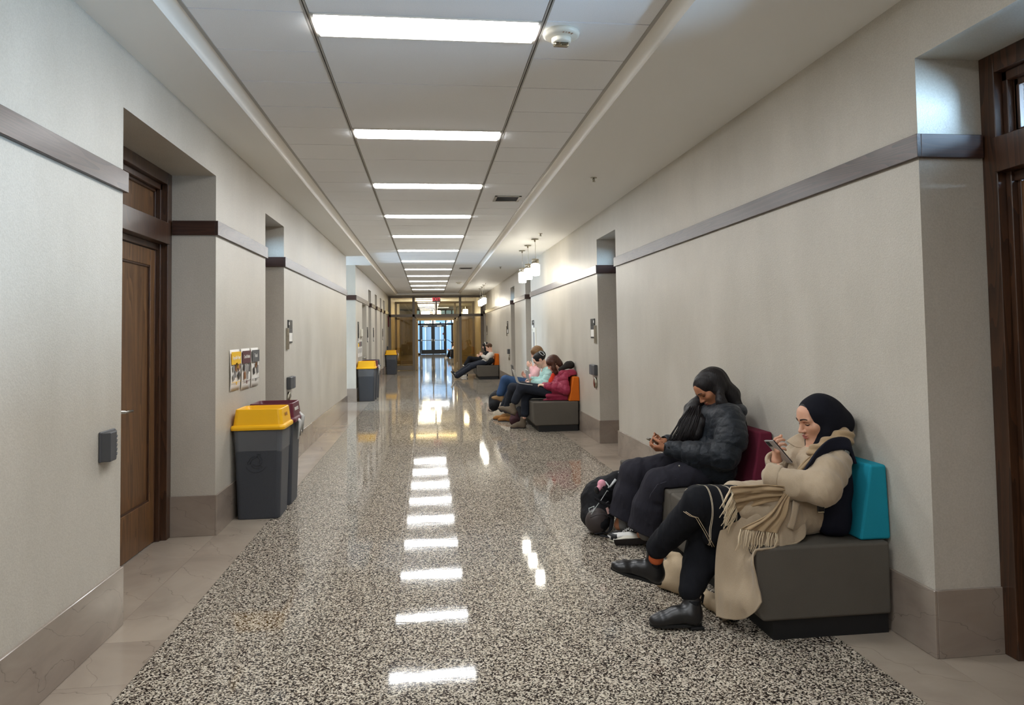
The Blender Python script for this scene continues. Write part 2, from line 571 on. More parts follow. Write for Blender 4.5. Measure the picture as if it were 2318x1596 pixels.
for a, b in zip(jl[:-1], jl[1:]):
    box_obj('marble_slab', 'marble_floor', WL, TXL - 0.0008, a + 0.0008, b - 0.0008, -0.02, 0.0, floor)
jr = [-3.6, -2.0, -0.4, 1.2, 2.4, 3.9, 5.4, 6.9, 8.4, 9.9, 11.4, 12.9, 14.4, 15.9, 17.4, 18.9, 20.4, 21.9, 23.4, 24.9, 26.4, 27.9, 29.45]
for a, b in zip(jr[:-1], jr[1:]):
    box_obj('marble_slab', 'marble_floor', TXR + 0.0008, WR, a + 0.0008, b - 0.0008, -0.02, 0.0, floor)
for (a, b, top, k) in L_OPEN:
    if k == 'hall':
        for q in range(3):
            box_obj('marble_slab', 'marble_floor', -6.9 + q * 1.76, -6.9 + (q + 1) * 1.76 - 0.002, a, b, -0.02, 0.0, floor)
    else:
        box_obj('marble_slab', 'marble_floor', WL - 0.6, WL - 0.0012, a, b, -0.02, 0.0, floor)
for (a, b, top, k) in R_OPEN:
    box_obj('marble_slab', 'marble_floor', WR + 0.0012, WR + 0.6, a, b, -0.02, 0.0, floor)

# ------------------------------------------------------------------ baseboards and the timber bands
nb = [0]
def base_and_band(side, piers, opens):
    sgn = -1 if side == 'left' else 1
    stone, plas = (XL, WL) if side == 'left' else (XR, WR)
    base = struct('baseboard_' + side)
    for (a, b) in piers:
        if b < -1.3: continue
        a2, b2 = a - 0.012, b + 0.012
        n = max(1, int(round((b - a) / 1.45)))
        for k in range(n):
            y0, y1 = a2 + (b2 - a2) * k / n, a2 + (b2 - a2) * (k + 1) / n
            box_obj('marble_panel', 'marble_base', min(stone, plas), max(stone, plas), y0 + 0.0006, y1 - 0.0006, 0, 0.302, base, 0.0025, 1)
    rev = plas + sgn * RD
    kinds = {round(o[0], 3): o for o in opens}
    for (a, b, top, k) in opens:
        if k == 'hall': dep = 3.0
        elif k == 'alcove': dep = 0.44
        else: dep = RD
        r2 = plas + sgn * dep
        x0, x1 = min(plas, r2), max(plas, r2)
        box_obj('marble_panel', 'marble_base', x0, x1, b - 0.012, b, 0, 0.302, base, 0.002, 1)
        box_obj('marble_panel', 'marble_base', x0, x1, a, a + 0.012, 0, 0.302, base, 0.002, 1)
    # timber band
    runs = []
    cur = None
    for (a, b) in piers:
        if cur and any(abs(o[0] - cur[1]) < 1e-3 and o[3] == 'alcove' for o in opens):
            cur = (cur[0], b); runs[-1] = cur
        else:
            cur = (a, b); runs.append(cur)
    for (a, b) in runs:
        if b < -1.3: continue
        nb[0] += 1
        t = struct('trim_%d' % nb[0])
        xb0, xb1 = min(plas, plas - sgn * 0.022), max(plas, plas - sgn * 0.022)
        box_obj('face_board', 'oak_dark_y', xb0, xb1, a - 0.022, b + 0.022, 2.283, 2.393, t, 0.002, 1)
        for (y, s, opp) in ((a, -1, 0), (b, 1, 0)):
            o = [q for q in opens if abs((q[1] if s < 0 else q[0]) - y) < 1e-3]
            if not o or o[0][3] == 'alcove': continue
            dep = 3.0 if o[0][3] == 'hall' else RD - 0.02
            r2 = plas + sgn * dep
            y0, y1 = (y - 0.022, y) if s < 0 else (y, y + 0.022)
            box_obj('return_board', 'oak_dark_x', min(plas, r2), max(plas, r2), y0, y1, 2.283, 2.393, t, 0.002, 1)
base_and_band('left', piersL, L_OPEN)
base_and_band('right', piersR, R_OPEN)

# ------------------------------------------------------------------ ceiling: plaster soffits, coves, tray of tiles
ceil = struct('ceiling')
TL, TR = -1.192, 1.212
CVL, CVR = TL - 0.068, TR + 0.068
so = MB()
so.box(-7.1, CVL, Y0, Y1 + 0.05, SOF, SOF + 0.25)
so.box(CVR, WR + 0.5, Y0, Y1 + 0.05, SOF, SOF + 0.25)
so.box(CVL, CVR, 28.62, Y1 + 0.05, SOF, SOF + 0.25)
so.build('soffit', 'ceiling_paint', ceil)
box_obj('ceiling_void', 'void_black', CVL, CVR, Y0, 28.7, TRAY + 0.02, TRAY + 0.2, ceil)
for nm, xe, xs in (('cove_left', TL, CVL), ('cove_right', TR, CVR)):
    pr = []
    for k in range(9):
        a = math.pi / 2 * k / 8
        pr.append((xe + (xs - xe) * math.sin(a), SOF + (TRAY - SOF) * math.cos(a)))
    pr += [(xs, TRAY + 0.04), (xe, TRAY + 0.04)]
    o = MB().prism(pr, 1, Y0, 28.62).build('cove', 'cove_paint', ceil)
    for p in o.data.polygons: p.use_smooth = len(p.vertices) == 4
    me = o.data
    o.modifiers.new('normals', 'EDGE_SPLIT').split_angle = math.radians(35)
SL, SR = -0.597, 0.623
LY0, LP, LD = 3.605, 2.0335, 0.292
gm = MB()
for x in (SL, SR):
    gm.box(x - 0.012, x - 0.003, Y0, 28.6, TRAY - 0.001, TRAY + 0.02)
    gm.box(x + 0.003, x + 0.012, Y0, 28.6, TRAY - 0.001, TRAY + 0.02)
for x, s in ((TL, 1), (TR, -1)):
    gm.box(min(x, x + s * 0.02), max(x, x + s * 0.02), Y0, 28.6, TRAY - 0.003, TRAY + 0.02)
gm.build('grid_rail', 'grid_metal', ceil)
pitch = LP / 4.0
def tile_mesh(w, d):
    mb = MB().box(-w / 2, w / 2, -d / 2, d / 2, 0, 0.012)
    me = bpy.data.meshes.new('ceiling_tile'); me.from_pydata(mb.v, [], mb.f); me.materials.append(MATS['ceiling_tile'])
    return me
def put_tile(me, x, y, dz=0.0):
    o = bpy.data.objects.new('ceiling_tile', me); o.location = (x, y, TRAY + dz); link(o, ceil)
wl, wr = SL - TL - 0.034, TR - SR - 0.034
tl, tr_ = tile_mesh(wl, pitch - 0.009), tile_mesh(wr, pitch - 0.009)
k0 = int(math.ceil((Y0 - LY0) / pitch)); k1 = int((28.6 - LY0) / pitch)
VENTS = [(0.965, 8.5), (0.945, 17.72)]
for k in range(k0, k1):
    y = LY0 + (k + 0.5) * pitch
    if y - pitch / 2 < Y0 + 0.0: continue
    put_tile(tl, (TL + SL) / 2 + 0.004, y, 0.0012 * rnd.random())
    put_tile(tr_, (TR + SR) / 2 - 0.004, y, 0.0012 * rnd.random())
cw = SR - SL - 0.03
ta, tb = tile_mesh(cw, 1.0 - LD - 0.009), tile_mesh(cw, LP - 1.0 - 0.009)
nl = range(-3, 12)
for k in nl:
    y = LY0 + k * LP
    if y < Y0 + 0.1: continue
    put_tile(ta, (SL + SR) / 2, y + (LD + 1.0) / 2)
    if y + LP < 28.6: put_tile(tb, (SL + SR) / 2, y + (1.0 + LP) / 2)

# ceiling panel lights
lp = None
words = ['first', 'second', 'third', 'fourth', 'fifth', 'sixth', 'seventh', 'eighth', 'ninth', 'tenth', 'eleventh', 'twelfth']
for k in nl:
    y = LY0 + k * LP
    if y < Y0 + 0.1 or y > 28.2: continue
    lab = ('long lit ceiling panel, %s in the row counting from the smoke alarm' % words[k]) if k >= 0 else ['long lit ceiling panel nearest overhead, just out of the top of the view', 'long lit ceiling panel overhead, second one out of the top of the view', 'long lit ceiling panel overhead, third one out of the top of the view'][-1 - k]
    if lp is None:
        lp = thing('ceiling_light', lab, 'ceiling light', ((SL + SR) / 2, y + LD / 2, TRAY), 0, 'row of ceiling panels')
        W, D = cw + 0.004, LD
        f = MB()
        for a in ((-W / 2, -W / 2 + 0.018, -D / 2, D / 2), (W / 2 - 0.018, W / 2, -D / 2, D / 2), (-W / 2, W / 2, -D / 2, -D / 2 + 0.016), (-W / 2, W / 2, D / 2 - 0.016, D / 2)):
            f.box(*a, -0.004, 0.012)
        f.build('light_frame', 'panel_rim', lp)
        # lens slightly bowed below the frame
        P = []
        for i in range(9):
            u = i / 8.0
            P.append([(-W / 2 + 0.018 + (W - 0.036) * j / 10.0, -D / 2 + 0.016 + (D - 0.032) * u, -0.002 - 0.014 * math.sin(math.pi * u)) for j in range(11)])
        MB().grid(P).build('diffuser', 'panel_glow', lp)
    else:
        copy_tree(lp, None, ((SL + SR) / 2, y + LD / 2, TRAY), lab)

# supply grilles in the right-hand tiles
for i, (x, y) in enumerate(VENTS):
    v = thing('air_vent', ['grey square air grille in the ceiling tiles, the one nearer the smoke alarm', 'grey square air grille in the ceiling tiles, the one nearer the exit sign'][i], 'vent', (x, y, TRAY - 0.001), 0, 'ceiling grilles')
    f = MB()
    for a in ((-0.16, -0.13, -0.17, 0.17), (0.13, 0.16, -0.17, 0.17), (-0.16, 0.16, -0.17, -0.14), (-0.16, 0.16, 0.14, 0.17)):
        f.box(*a, -0.008, 0.0)
    f.build('frame', 'grid_metal', v)
    s = MB()
    for q in range(14):
        yy = -0.13 + q * 0.02
        s.hexa([(-0.13, yy, -0.006), (0.13, yy, -0.006), (0.13, yy + 0.003, -0.006), (-0.13, yy + 0.003, -0.006)],
               [(-0.13, yy + 0.006, 0.0), (0.13, yy + 0.006, 0.0), (0.13, yy + 0.009, 0.0), (-0.13, yy + 0.009, 0.0)])
    s.build('louvre', 'box_grey_light', v)
    box_obj('backing', 'grid_dark', -0.14, 0.14, -0.15, 0.15, -0.002, 0.0, v)

# ------------------------------------------------------------------ doors set in the recesses
nd = [0]
def door_unit(side, a, b, top, glazed, double, detail=True):
    sgn = -1 if side == 'left' else 1
    x0 = (WL if side == 'left' else WR) + sgn * RD     # front of the casing
    nd[0] += 1
    d = struct('door_%d' % nd[0])
    def bx(nm, mat, dx0, dx1, y0, y1, z0, z1, parent=None, bev=0.003):
        xa, xb = x0 + sgn * dx0, x0 + sgn * dx1
        return box_obj(nm, mat, min(xa, xb), max(xa, xb), y0, y1, z0, z1, parent or d, bev, 1)
    j = 0.07 if not double else 0.085
    # casing, stepped jamb, head, transom bar
    for s, y in ((1, a), (-1, b)):
        bx('casing', 'oak_frame', -0.012, 0.05, min(y, y + s * j), max(y, y + s * j), 0, top)
        bx('jamb', 'oak_frame', 0.03, 0.12, min(y + s * j, y + s * (j + 0.03)), max(y + s * j, y + s * (j + 0.03)), 0, top - 0.06)
        bx('jamb_stop', 'oak_frame', 0.06, 0.12, min(y + s * (j + 0.03), y + s * (j + 0.05)), max(y + s * (j + 0.03), y + s * (j + 0.05)), 0, top - 0.1)
    bx('head_casing', 'oak_frame', -0.012, 0.05, a + j, b - j, top - 0.09, top)
    bx('head_jamb', 'oak_frame', 0.03, 0.12, a + j, b - j, top - 0.135, top - 0.09)
    bx('transom_bar', 'oak_frame', -0.03, 0.12, a + j, b - j, 2.20, 2.36)
    bx('door_head', 'oak_frame', 0.045, 0.12, a + j, b - j, 2.155, 2.20)
    ya, yb = a + j + 0.04, b - j - 0.04
    if glazed:
        for y in (ya - 0.005, yb - 0.02):
            bx('sash_stile', 'oak_frame', 0.06, 0.11, y, y + 0.025, 2.36, top - 0.135)
        bx('sash_rail', 'oak_frame', 0.06, 0.11, ya, yb, top - 0.165, top - 0.13)
        bx('sash_rail', 'oak_frame', 0.06, 0.11, ya, yb, 2.36, 2.395)
        bx('transom_glass', 'clear_glass', 0.082, 0.088, ya + 0.02, yb - 0.02, 2.395, top - 0.165, None, 0)
    else:
        bx('transom_panel', 'oak_door', 0.075, 0.11, ya - 0.03, yb + 0.03, 2.36, top - 0.12)
        bx('panel_bead', 'oak_frame', 0.06, 0.08, ya - 0.03, yb + 0.03, top - 0.155, top - 0.13)
        for y in (ya - 0.02, yb):
            bx('panel_bead', 'oak_frame', 0.06, 0.08, y, y + 0.02, 2.36, top - 0.13)
    n = 2 if double else 1
    wdt = (yb + 0.03 - (ya - 0.03)) / n
    for q in range(n):
        p, r = ya - 0.03 + q * wdt + 0.002, ya - 0.03 + (q + 1) * wdt - 0.002
        # leaf: stiles, rails, recessed field
        lf = bx('door_leaf', 'oak_door', 0.078, 0.105, p, r, 0.008, 2.152)
        sw = 0.115
        bx('stile', 'oak_door', 0.062, 0.082, p, p + sw, 0.008, 2.152, lf)
        bx('stile', 'oak_door', 0.062, 0.082, r - sw, r, 0.008, 2.152, lf)
        bx('top_rail', 'oak_door', 0.062, 0.082, p + sw, r - sw, 2.03, 2.152, lf)
        bx('bottom_rail', 'oak_door', 0.062, 0.082, p + sw, r - sw, 0.008, 0.32, lf)
        for (u0, u1, w0, w1) in ((p + sw, p + sw + 0.012, 0.32, 2.03), (r - sw - 0.012, r - sw, 0.32, 2.03), (p + sw, r - sw, 2.018, 2.03), (p + sw, r - sw, 0.32, 0.332)):
            bx('panel_bead', 'oak_frame', 0.066, 0.081, u0, u1, w0, w1, lf, 0.001)
        # lever handle near the free edge
        hy = (r - 0.06 if q == 0 else p + 0.06)
        dy = -0.11 if q == 0 else 0.11
        h = MB()
        xx = x0 + sgn * 0.062
        h.lathe([(0.026, 0), (0.026, -0.008 * sgn), (0.012, -0.012 * sgn), (0.010, -0.06 * sgn)], (xx, hy, 1.02), 14, 0)
        h.tube([(xx - sgn * 0.055, hy, 1.02), (xx - sgn * 0.06, hy + dy * 0.3, 1.02), (xx - sgn * 0.058, hy + dy, 1.018)], 0.009, 8)
        h.build('lever_handle', 'steel', lf)
    return d
for (a, b, top, k) in L_OPEN:
    if k in 'dg' : door_unit('left', a, b, top, k == 'g', b - a > 1.3)
for (a, b, top, k) in R_OPEN:
    if k in 'dg' : door_unit('right', a, b, top, k == 'g', b - a > 1.3)

# ------------------------------------------------------------------ glazed screen across the corridor
scr = struct('wall_screen')
def screen(Y, parent, with_doors=True, top=3.03):
    def bx(nm, x0, x1, z0, z1, mat='frame_taupe', dy=0.05):
        return box_obj(nm, mat, x0, x1, Y - dy, Y + dy, z0, z1, parent, 0.003, 1)
    cols = [-1.62, -0.66, 1.27, 2.275]
    bx('head', -1.62, 2.275, top - 0.04, top + 0.06)
    bx('transom_rail', -1.62, 2.275, 2.20, 2.31)
    for x in (-1.575, -0.60, 1.32, 2.22):
        bx('mullion', x - 0.05, x + 0.05, 0, top)
    bx('mullion', 0.30, 0.36, 2.31, top)
    for (x0, x1) in ((-1.525, -0.65), (1.37, 2.17)):
        bx('kick_panel', x0, x1, 0.02, 0.2, 'frame_taupe', 0.03)
        box_obj('side_glass', 'bronze_glass', x0, x1, Y - 0.006, Y + 0.006, 0.2, 2.2, parent)
        box_obj('transom_glass', 'light_glass', x0, x1, Y - 0.006, Y + 0.006, 2.31, top - 0.04, parent)
    for (x0, x1) in ((-0.55, 0.30), (0.36, 1.27)):
        box_obj('transom_glass', 'light_glass', x0, x1, Y - 0.006, Y + 0.006, 2.31, top - 0.04, parent)
    for x in (-0.535, 1.255):
        bx('door_frame', x - 0.025, x + 0.025, 0, 2.2, 'frame_tan')
    bx('door_frame_head', -0.56, 1.28, 2.15, 2.2, 'frame_tan')
    # leaves standing open, swung away from the corridor
    for x in ((-0.50, 1.22) if with_doors else ()):
        lf = MB()
        lf.box(x - 0.02, x + 0.02, Y + 0.06, Y + 0.95, 0.02, 0.27); lf.box(x - 0.02, x + 0.02, Y + 0.06, Y + 0.95, 2.02, 2.14)
        lf.box(x - 0.02, x + 0.02, Y + 0.06, Y + 0.17, 0.27, 2.02); lf.box(x - 0.02, x + 0.02, Y + 0.84, Y + 0.95, 0.27, 2.02)
        lf.build('open_leaf', 'frame_tan', parent, 0.003, 1)
        box_obj('leaf_glass', 'bronze_glass', x - 0.005, x + 0.005, Y + 0.17, Y + 0.84, 0.27, 2.02, parent)
screen(Y1, scr)
scr2 = struct('wall_screen_far')
screen(35.2, scr2, False)

# lobby and hall beyond the screen
hall = struct('wall_hall')
hb = MB()
hb.box(WL - 0.3, WL, Y1 + 0.05, 41, 0, 3.3); hb.box(WR, WR + 0.3, Y1 + 0.05, 36, 0, 3.3)
hb.box(WL - 1.2, WL - 0.9, 41, 53, 0, 3.4); hb.box(2.95, 3.25, 36, 46.5, 0, 3.4); hb.box(1.95, 3.25, 46.5, 53, 0, 3.4)
hb.box(WL - 1.2, WL, 40.8, 41, 0, 3.4); hb.box(WR, 3.25, 36, 36.15, 0, 3.4)
hb.build('hall_wall', 'plaster', hall)
box_obj('hall_ceiling', 'ceiling_paint', WL - 1.3, 3.3, Y1 + 0.05, 53, 3.3, 3.45, hall)
for q in range(9):
    y0 = Y1 - 0.04 + q * 2.6
    for (x0, x1) in ((WL - 1.2, -0.2), (-0.2, 0.868), (0.868, 3.2)):
        box_obj('terrazzo_panel', 'terrazzo', x0 + g, x1 - g, y0 + g, y0 + 2.6 - g, -0.02, 0.0, floor)
for q, (x, y, w, d) in enumerate(((0.2, 31.0, 2.2, 0.25), (0.2, 33.6, 2.2, 0.25), (0.0, 37.2, 1.3, 0.3), (0.0, 39.3, 1.3, 0.3), (0.0, 41.4, 1.3, 0.3), (0.0, 43.6, 1.3, 0.3), (0.0, 45.8, 1.3, 0.3), (0.6, 48.5, 1.6, 0.3))):
    l = thing('ceiling_light', ['lit warm strip light on the lobby ceiling just past the screen', 'lit warm strip light on the lobby ceiling before the second screen',
             'lit ceiling panel in the far hall, first past the second screen', 'lit ceiling panel in the far hall, second past the second screen',
             'lit ceiling panel in the far hall, third past the second screen', 'lit ceiling panel in the far hall, fourth past the second screen',
             'lit ceiling panel in the far hall, fifth past the second screen', 'lit ceiling panel just before the black entrance doors'][q], 'ceiling light', (x, y, 3.3), 0, 'lights beyond the screen')
    MB().box(-w / 2, w / 2, -d / 2, d / 2, -0.03, 0.0).build('light_frame', 'panel_rim', l)
    MB().box(-w / 2 + 0.02, w / 2 - 0.02, -d / 2 + 0.02, d / 2 - 0.02, -0.036, -0.028).build('diffuser', 'warm_glow' if q < 2 else 'panel_glow', l)

# entrance doors and their glazed surround at the end
EY = 52.4
ent = struct('window_2')
def ebx(nm, x0, x1, z0, z1, mat='door_black', dy=0.05, bev=0.004):
    return box_obj(nm, mat, x0, x1, EY - dy, EY + dy, z0, z1, ent, bev, 1)
for x in (-0.98, -0.60, 0.335, 1.27, 1.72, 2.6):
    ebx('mullion', x - 0.045, x + 0.045, 0, 3.3)
ebx('transom_rail', -1.0, 2.6, 2.13, 2.26); ebx('mid_rail', -1.0, -0.6, 0.98, 1.08); ebx('sill', -1.0, -0.6, 0, 0.1); ebx('head', -2.8, 2.6, 3.2, 3.35)
ebx('side_wall', -2.8, -1.02, 0, 3.3, 'plaster'); ebx('dark_panel', 1.75, 2.6, 0.0, 2.13, 'frame_taupe')
for (x0, x1, z0, z1) in ((-0.94, -0.64, 0.1, 3.2), (-0.55, 0.29, 2.26, 3.2), (0.38, 1.22, 2.26, 3.2), (1.31, 1.67, 0.05, 3.2), (1.76, 2.56, 2.26, 3.2)):
    box_obj('glass', 'clear_glass', x0, x1, EY - 0.005, EY + 0.005, z0, z1, ent)
for q, (x0, x1) in enumerate(((-0.55, 0.315), (0.355, 1.225))):
    d = struct('door_%d' % (nd[0] + 1 + q), (x0, EY, 0))
    w = x1 - x0
    f = MB()
    f.box(0, 0.11, -0.03, 0.03, 0.02, 2.12); f.box(w - 0.11, w, -0.03, 0.03, 0.02, 2.12)
    f.box(0.11, w - 0.11, -0.03, 0.03, 0.02, 0.32); f.box(0.11, w - 0.11, -0.03, 0.03, 2.0, 2.12)
    f.build('door_frame', 'door_black', d, 0.004, 1)
    box_obj('door_glass', 'clear_glass', 0.11, w - 0.11, -0.006, 0.006, 0.32, 2.0, d)
    MB().tube([(0.06, -0.09, 1.02), (w - 0.06, -0.09, 1.02)], 0.022, 8).box(0.03, 0.09, -0.1, -0.03, 0.97, 1.08).box(w - 0.09, w - 0.03, -0.1, -0.03, 0.95, 1.12).build('push_bar', 'steel', d)
    box_obj('closer', 'steel', 0.2 if q == 0 else 0.28, 0.5 if q == 0 else 0.6, -0.07, -0.03, 2.03, 2.09, d)
# concrete court beyond the entrance glass
oc = struct('ground')
box_obj('paving', 'far_block', -8, 9, EY + 0.2, 66, -0.1, -0.02, oc)
bw = struct('wall_court')
wb = MB()
wb.box(-8, -0.2, 60, 60.4, 0, 6); wb.box(0.95, 9, 60, 60.4, 0, 6); wb.box(-0.2, 0.95, 60, 60.4, 2.35, 6)
wb.build('court_wall', 'far_block', bw)
box_obj('court_door', 'far_door_grey', -0.2, 0.95, 60.15, 60.25, 0, 2.35, bw, 0.01, 1)
mbf = MB()
mbf.box(-0.3, -0.2, 59.95, 60.05, 0, 2.45); mbf.box(0.95, 1.05, 59.95, 60.05, 0, 2.45); mbf.box(-0.3, 1.05, 59.95, 60.05, 2.35, 2.45)
mbf.build('court_door_frame', 'white_plastic', bw)
hr = thing('handrail', 'dark metal stair handrail outside the black entrance doors', 'handrail', (1.05, 56.5, 0))
MB().tube([(0, 0, 0), (0, 0, 0.98), (0.5, 0.1, 0.98), (1.1, 0.9, 0.55), (1.1, 0.9, 0.0)], 0.025, 6).build('rail', 'door_black', hr)
sg = thing('round_sign', 'round red sign on the far court wall, seen through the entrance glass', 'sign', (1.02, EY - 0.012, 1.48))
MB().lathe([(0.075, 0), (0.075, 0.004)], (0.08, 0, 0), 20, 1).build('disc', 'red_sign', sg)
MB().prism([(0.05, -0.035), (0.11, -0.035), (0.08, 0.03)], 1, -0.004, 0).build('emblem', 'ink_white', sg)
# stanchion base beside the entrance side light
pl = thing('floor_mat_box', 'low white-topped dark stand by the entrance side light', 'stand', (-0.79, 51.6, 0))
MB().box(-0.15, 0.15, -0.12, 0.12, 0, 0.09).build('base', 'door_black', pl, 0.01, 1)
MB().lathe([(0.19, 0.09), (0.2, 0.11), (0.17, 0.14), (0.05, 0.15)], (0, 0, 0), 16).build('cover', 'white_plastic', pl)

# ================================================================== FITTINGS
# smoke alarm
sa = thing('smoke_alarm', 'round white ceiling smoke alarm with a strobe, lettered in dark capitals', 'smoke alarm', (0.735, 3.735, TRAY))
sab = MB().lathe([(0.095, 0.0), (0.1, -0.008), (0.097, -0.022), (0.085, -0.03), (0.06, -0.034), (0.055, -0.036)], (0, 0, 0), 32).build('base', 'white_plastic', sa)
sas = MB().lathe([(0.054, -0.03), (0.052, -0.055), (0.048, -0.06)], (0, 0, 0), 28).build('sensor', 'white_plastic', sa)
MB().box(-0.045, 0.04, -0.02, 0.02, -0.078, -0.058).build('strobe_lens', 'light_glass', sas, 0.008, 3)
MB().box(-0.036, -0.012, -0.012, 0.012, -0.072, -0.06).box(-0.004, 0.03, -0.01, 0.01, -0.07, -0.06).build('strobe_reflector', 'steel', sas, 0.003, 1)
for q, ch in enumerate('FIRE'):
    a = math.radians(-92 + q * 13 + (0 if q < 1 else -2))
    rr = 0.079
    text_obj(ch, 0.019, 'ink_brown', (rr * math.cos(a), rr * math.sin(a), -0.0328), (-math.sin(a), math.cos(a), 0.0), (math.cos(a), math.sin(a), 0.18), 'lettering', sab)
sa2 = thing('smoke_alarm', 'small white smoke alarm on the far tiles, before the exit sign', 'smoke alarm', (0.98, 22.6, TRAY))
MB().lathe([(0.1, 0.0), (0.1, -0.02), (0.06, -0.034), (0.05, -0.06)], (0, 0, 0), 20).build('base', 'white_plastic', sa2)

# sprinklers
def sprinkler(x, y, label):
    s = thing('sprinkler', label, 'sprinkler', (x, y, SOF), 0, 'sprinkler heads')
    MB().lathe([(0.033, 0), (0.033, -0.004), (0.03, -0.006)], (0, 0, 0), 20).build('escutcheon', 'nickel', s)
    MB().lathe([(0.008, 0), (0.008, -0.03), (0.005, -0.035)], (0, 0, 0), 10).tube([(-0.01, 0, -0.014), (-0.012, 0, -0.03), (0, 0, -0.042)], 0.0025, 6).tube([(0.01, 0, -0.014), (0.012, 0, -0.03), (0, 0, -0.042)], 0.0025, 6).build('nozzle', 'nickel', s)
    MB().lathe([(0.019, -0.042), (0.019, -0.044)], (0, 0, 0), 16).build('deflector', 'nickel', s)
sprinkler(1.694, 7.03, 'brass sprinkler head alone on the right-hand soffit')
sprinkler(1.79, 11.1, 'sprinkler head on the soffit just in front of the nearer pendants')
sprinkler(1.72, 16.75, 'sprinkler head on the soffit between the two groups of pendants')
sprinkler(1.8, 22.2, 'sprinkler head on the soffit just in front of the farther pendants')

# pendants
PEND = [(1.797, 11.75), (1.80, 12.62), (1.80, 13.41), (1.815, 23.06), (1.82, 23.94), (1.825, 24.88)]
plab = ['white glass pendant of the nearer group of three, nearest and highest in view', 'white glass pendant of the nearer group of three, the middle one',
        'white glass pendant of the nearer group of three, its far one', 'white glass pendant of the farther group of three, its near one',
        'white glass pendant of the farther group of three, the middle one', 'white glass pendant of the farther group of three, its far one']
p0 = None
for (x, y), lab in zip(PEND, plab):
    if p0 is None:
        p0 = thing('pendant_lamp', lab, 'pendant lamp', (x, y, SOF), 0, 'pendants over the seats')
        MB().lathe([(0.062, 0), (0.062, -0.012), (0.015, -0.016), (0.013, -0.045), (0.006, -0.05)], (0, 0, 0), 24).build('canopy', 'nickel', p0)
        MB().tube([(0, 0, -0.04), (0.008, 0, -0.12), (0.003, 0, -0.2), (0.006, 0, -0.3), (0.006, 0, -0.36)], 0.0035, 8).build('cord', 'nickel', p0)
        MB().lathe([(0.004, -0.335), (0.05, -0.337), (0.06, -0.345), (0.062, -0.43)], (0, 0, 0), 24).build('cap', 'nickel', p0)
        MB().lathe([(0.05, -0.428), (0.072, -0.432), (0.077, -0.445), (0.072, -0.6), (0.066, -0.618), (0.03, -0.622)], (0, 0, 0), 28).build('shade', 'pendant_glow', p0)
    else:
        copy_tree(p0, None, (x, y, SOF), lab)
for q, (x, y, z) in enumerate(((-0.15, 38.4, 2.7), (0.48, 38.4, 2.75), (1.72, 33.0, 2.62), (1.55, 43.5, 2.5), (1.72, 45.0, 2.62))):
    b = thing('pendant_lamp', ['wide drum pendant with a yellow base, behind the exit sign and left of the post', 'wide drum pendant with a yellow base, behind the exit sign and right of the post',
        'rounded white pendant in the lobby, behind the right-hand transom glass', 'small round white lamp by the right door frame, lower of the two', 'small round white lamp by the right door frame, upper of the two'][q], 'pendant lamp', (x, y, z), 0, 'lamps beyond the screen')
    rr = (0.23, 0.2, 0.12, 0.1, 0.12)[q]
    hh = (0.24, 0.24, 0.22, 0.3, 0.16)[q]
    MB().lathe([(rr * 0.7, 0), (rr, -0.03), (rr, -hh), (rr * 0.8, -hh - 0.01)], (0, 0, 0), 20).build('shade', 'pendant_glow', b)
    if q < 2: MB().lathe([(rr * 0.85, -hh), (rr * 0.8, -hh - 0.17), (rr * 0.5, -hh - 0.18)], (0, 0, 0), 20).build('lower_shade', 'warm_glow', b)
    MB().tube([(0, 0, 0), (0, 0, 3.3 - z)], 0.006, 6).build('stem', 'nickel', b)

# exit sign on the screen
ex = thing('exit_sign', 'exit sign with red letters hanging at the top of the near screen', 'exit sign', (0.34, Y1 - 0.09, 3.02))
exh = MB().box(-0.165, 0.165, -0.03, 0.03, -0.21, 0.0).build('housing', 'box_grey_light', ex, 0.008, 2)
MB().box(-0.15, 0.15, -0.033, -0.029, -0.195, -0.015).build('face', 'frame_taupe', exh)
text_obj('EXIT', 0.19, 'exit_red', (0, -0.0345, -0.104), (1, 0, 0), (0, 0, 1), 'lettering', exh, squash=0.85)
ex2 = thing('exit_sign', 'small glowing red exit sign in the far hall, seen under the door head', 'exit sign', (0.22, 45.5, 2.92))
MB().box(-0.17, 0.17, -0.03, 0.03, -0.2, 0.0).build('housing', 'white_plastic', ex2, 0.008, 2)
text_obj('EXIT', 0.19, 'exit_red', (0, -0.032, -0.1), (1, 0, 0), (0, 0, 1), 'lettering', ex2, squash=0.85)

# door operators, room signs, push plates
def side_x(side): return (WL, 1) if side == 'left' else (WR, -1)
def reader(side, y, z, label, disc=True, led=True):
    x, s = side_x(side)
    r = thing('card_reader', label, 'card reader', (x, y, z))
    MB().box(min(0, s * 0.012), max(0, s * 0.012), -0.085, 0.085, -0.075, 0.075).build('back_plate', 'box_grey', r, 0.004, 1)
    # wedge body, ribbed on its front
    pr = [(0, -0.08), (s * 0.052, -0.07), (s * 0.052, -0.005), (s * 0.03, 0.055), (0, 0.055)]
    bd = MB().prism(pr, 2, -0.073, 0.07).build('body', 'box_grey', r, 0.003, 1)
    rb = MB()
    for q in range(5):
        z0 = -0.05 + q * 0.022
        rb.hexa([(s * 0.0525, -0.006, z0), (s * 0.0525, -0.006, z0 + 0.006), (s * 0.032, 0.05, z0 + 0.006), (s * 0.032, 0.05, z0)],
                [(s * 0.0555, -0.004, z0), (s * 0.0555, -0.004, z0 + 0.006), (s * 0.035, 0.052, z0 + 0.006), (s * 0.035, 0.052, z0)])
    rb.build('rib', 'box_grey_light', bd)
    if led: MB().ell((s * 0.014, 0.068, 0.0), (0.006, 0.006, 0.007), 10, 6).build('indicator_light', 'led', r)
    return r
reader('left', 3.81, 0.963, 'dark grey ribbed card reader on the left wall by the near brown door')
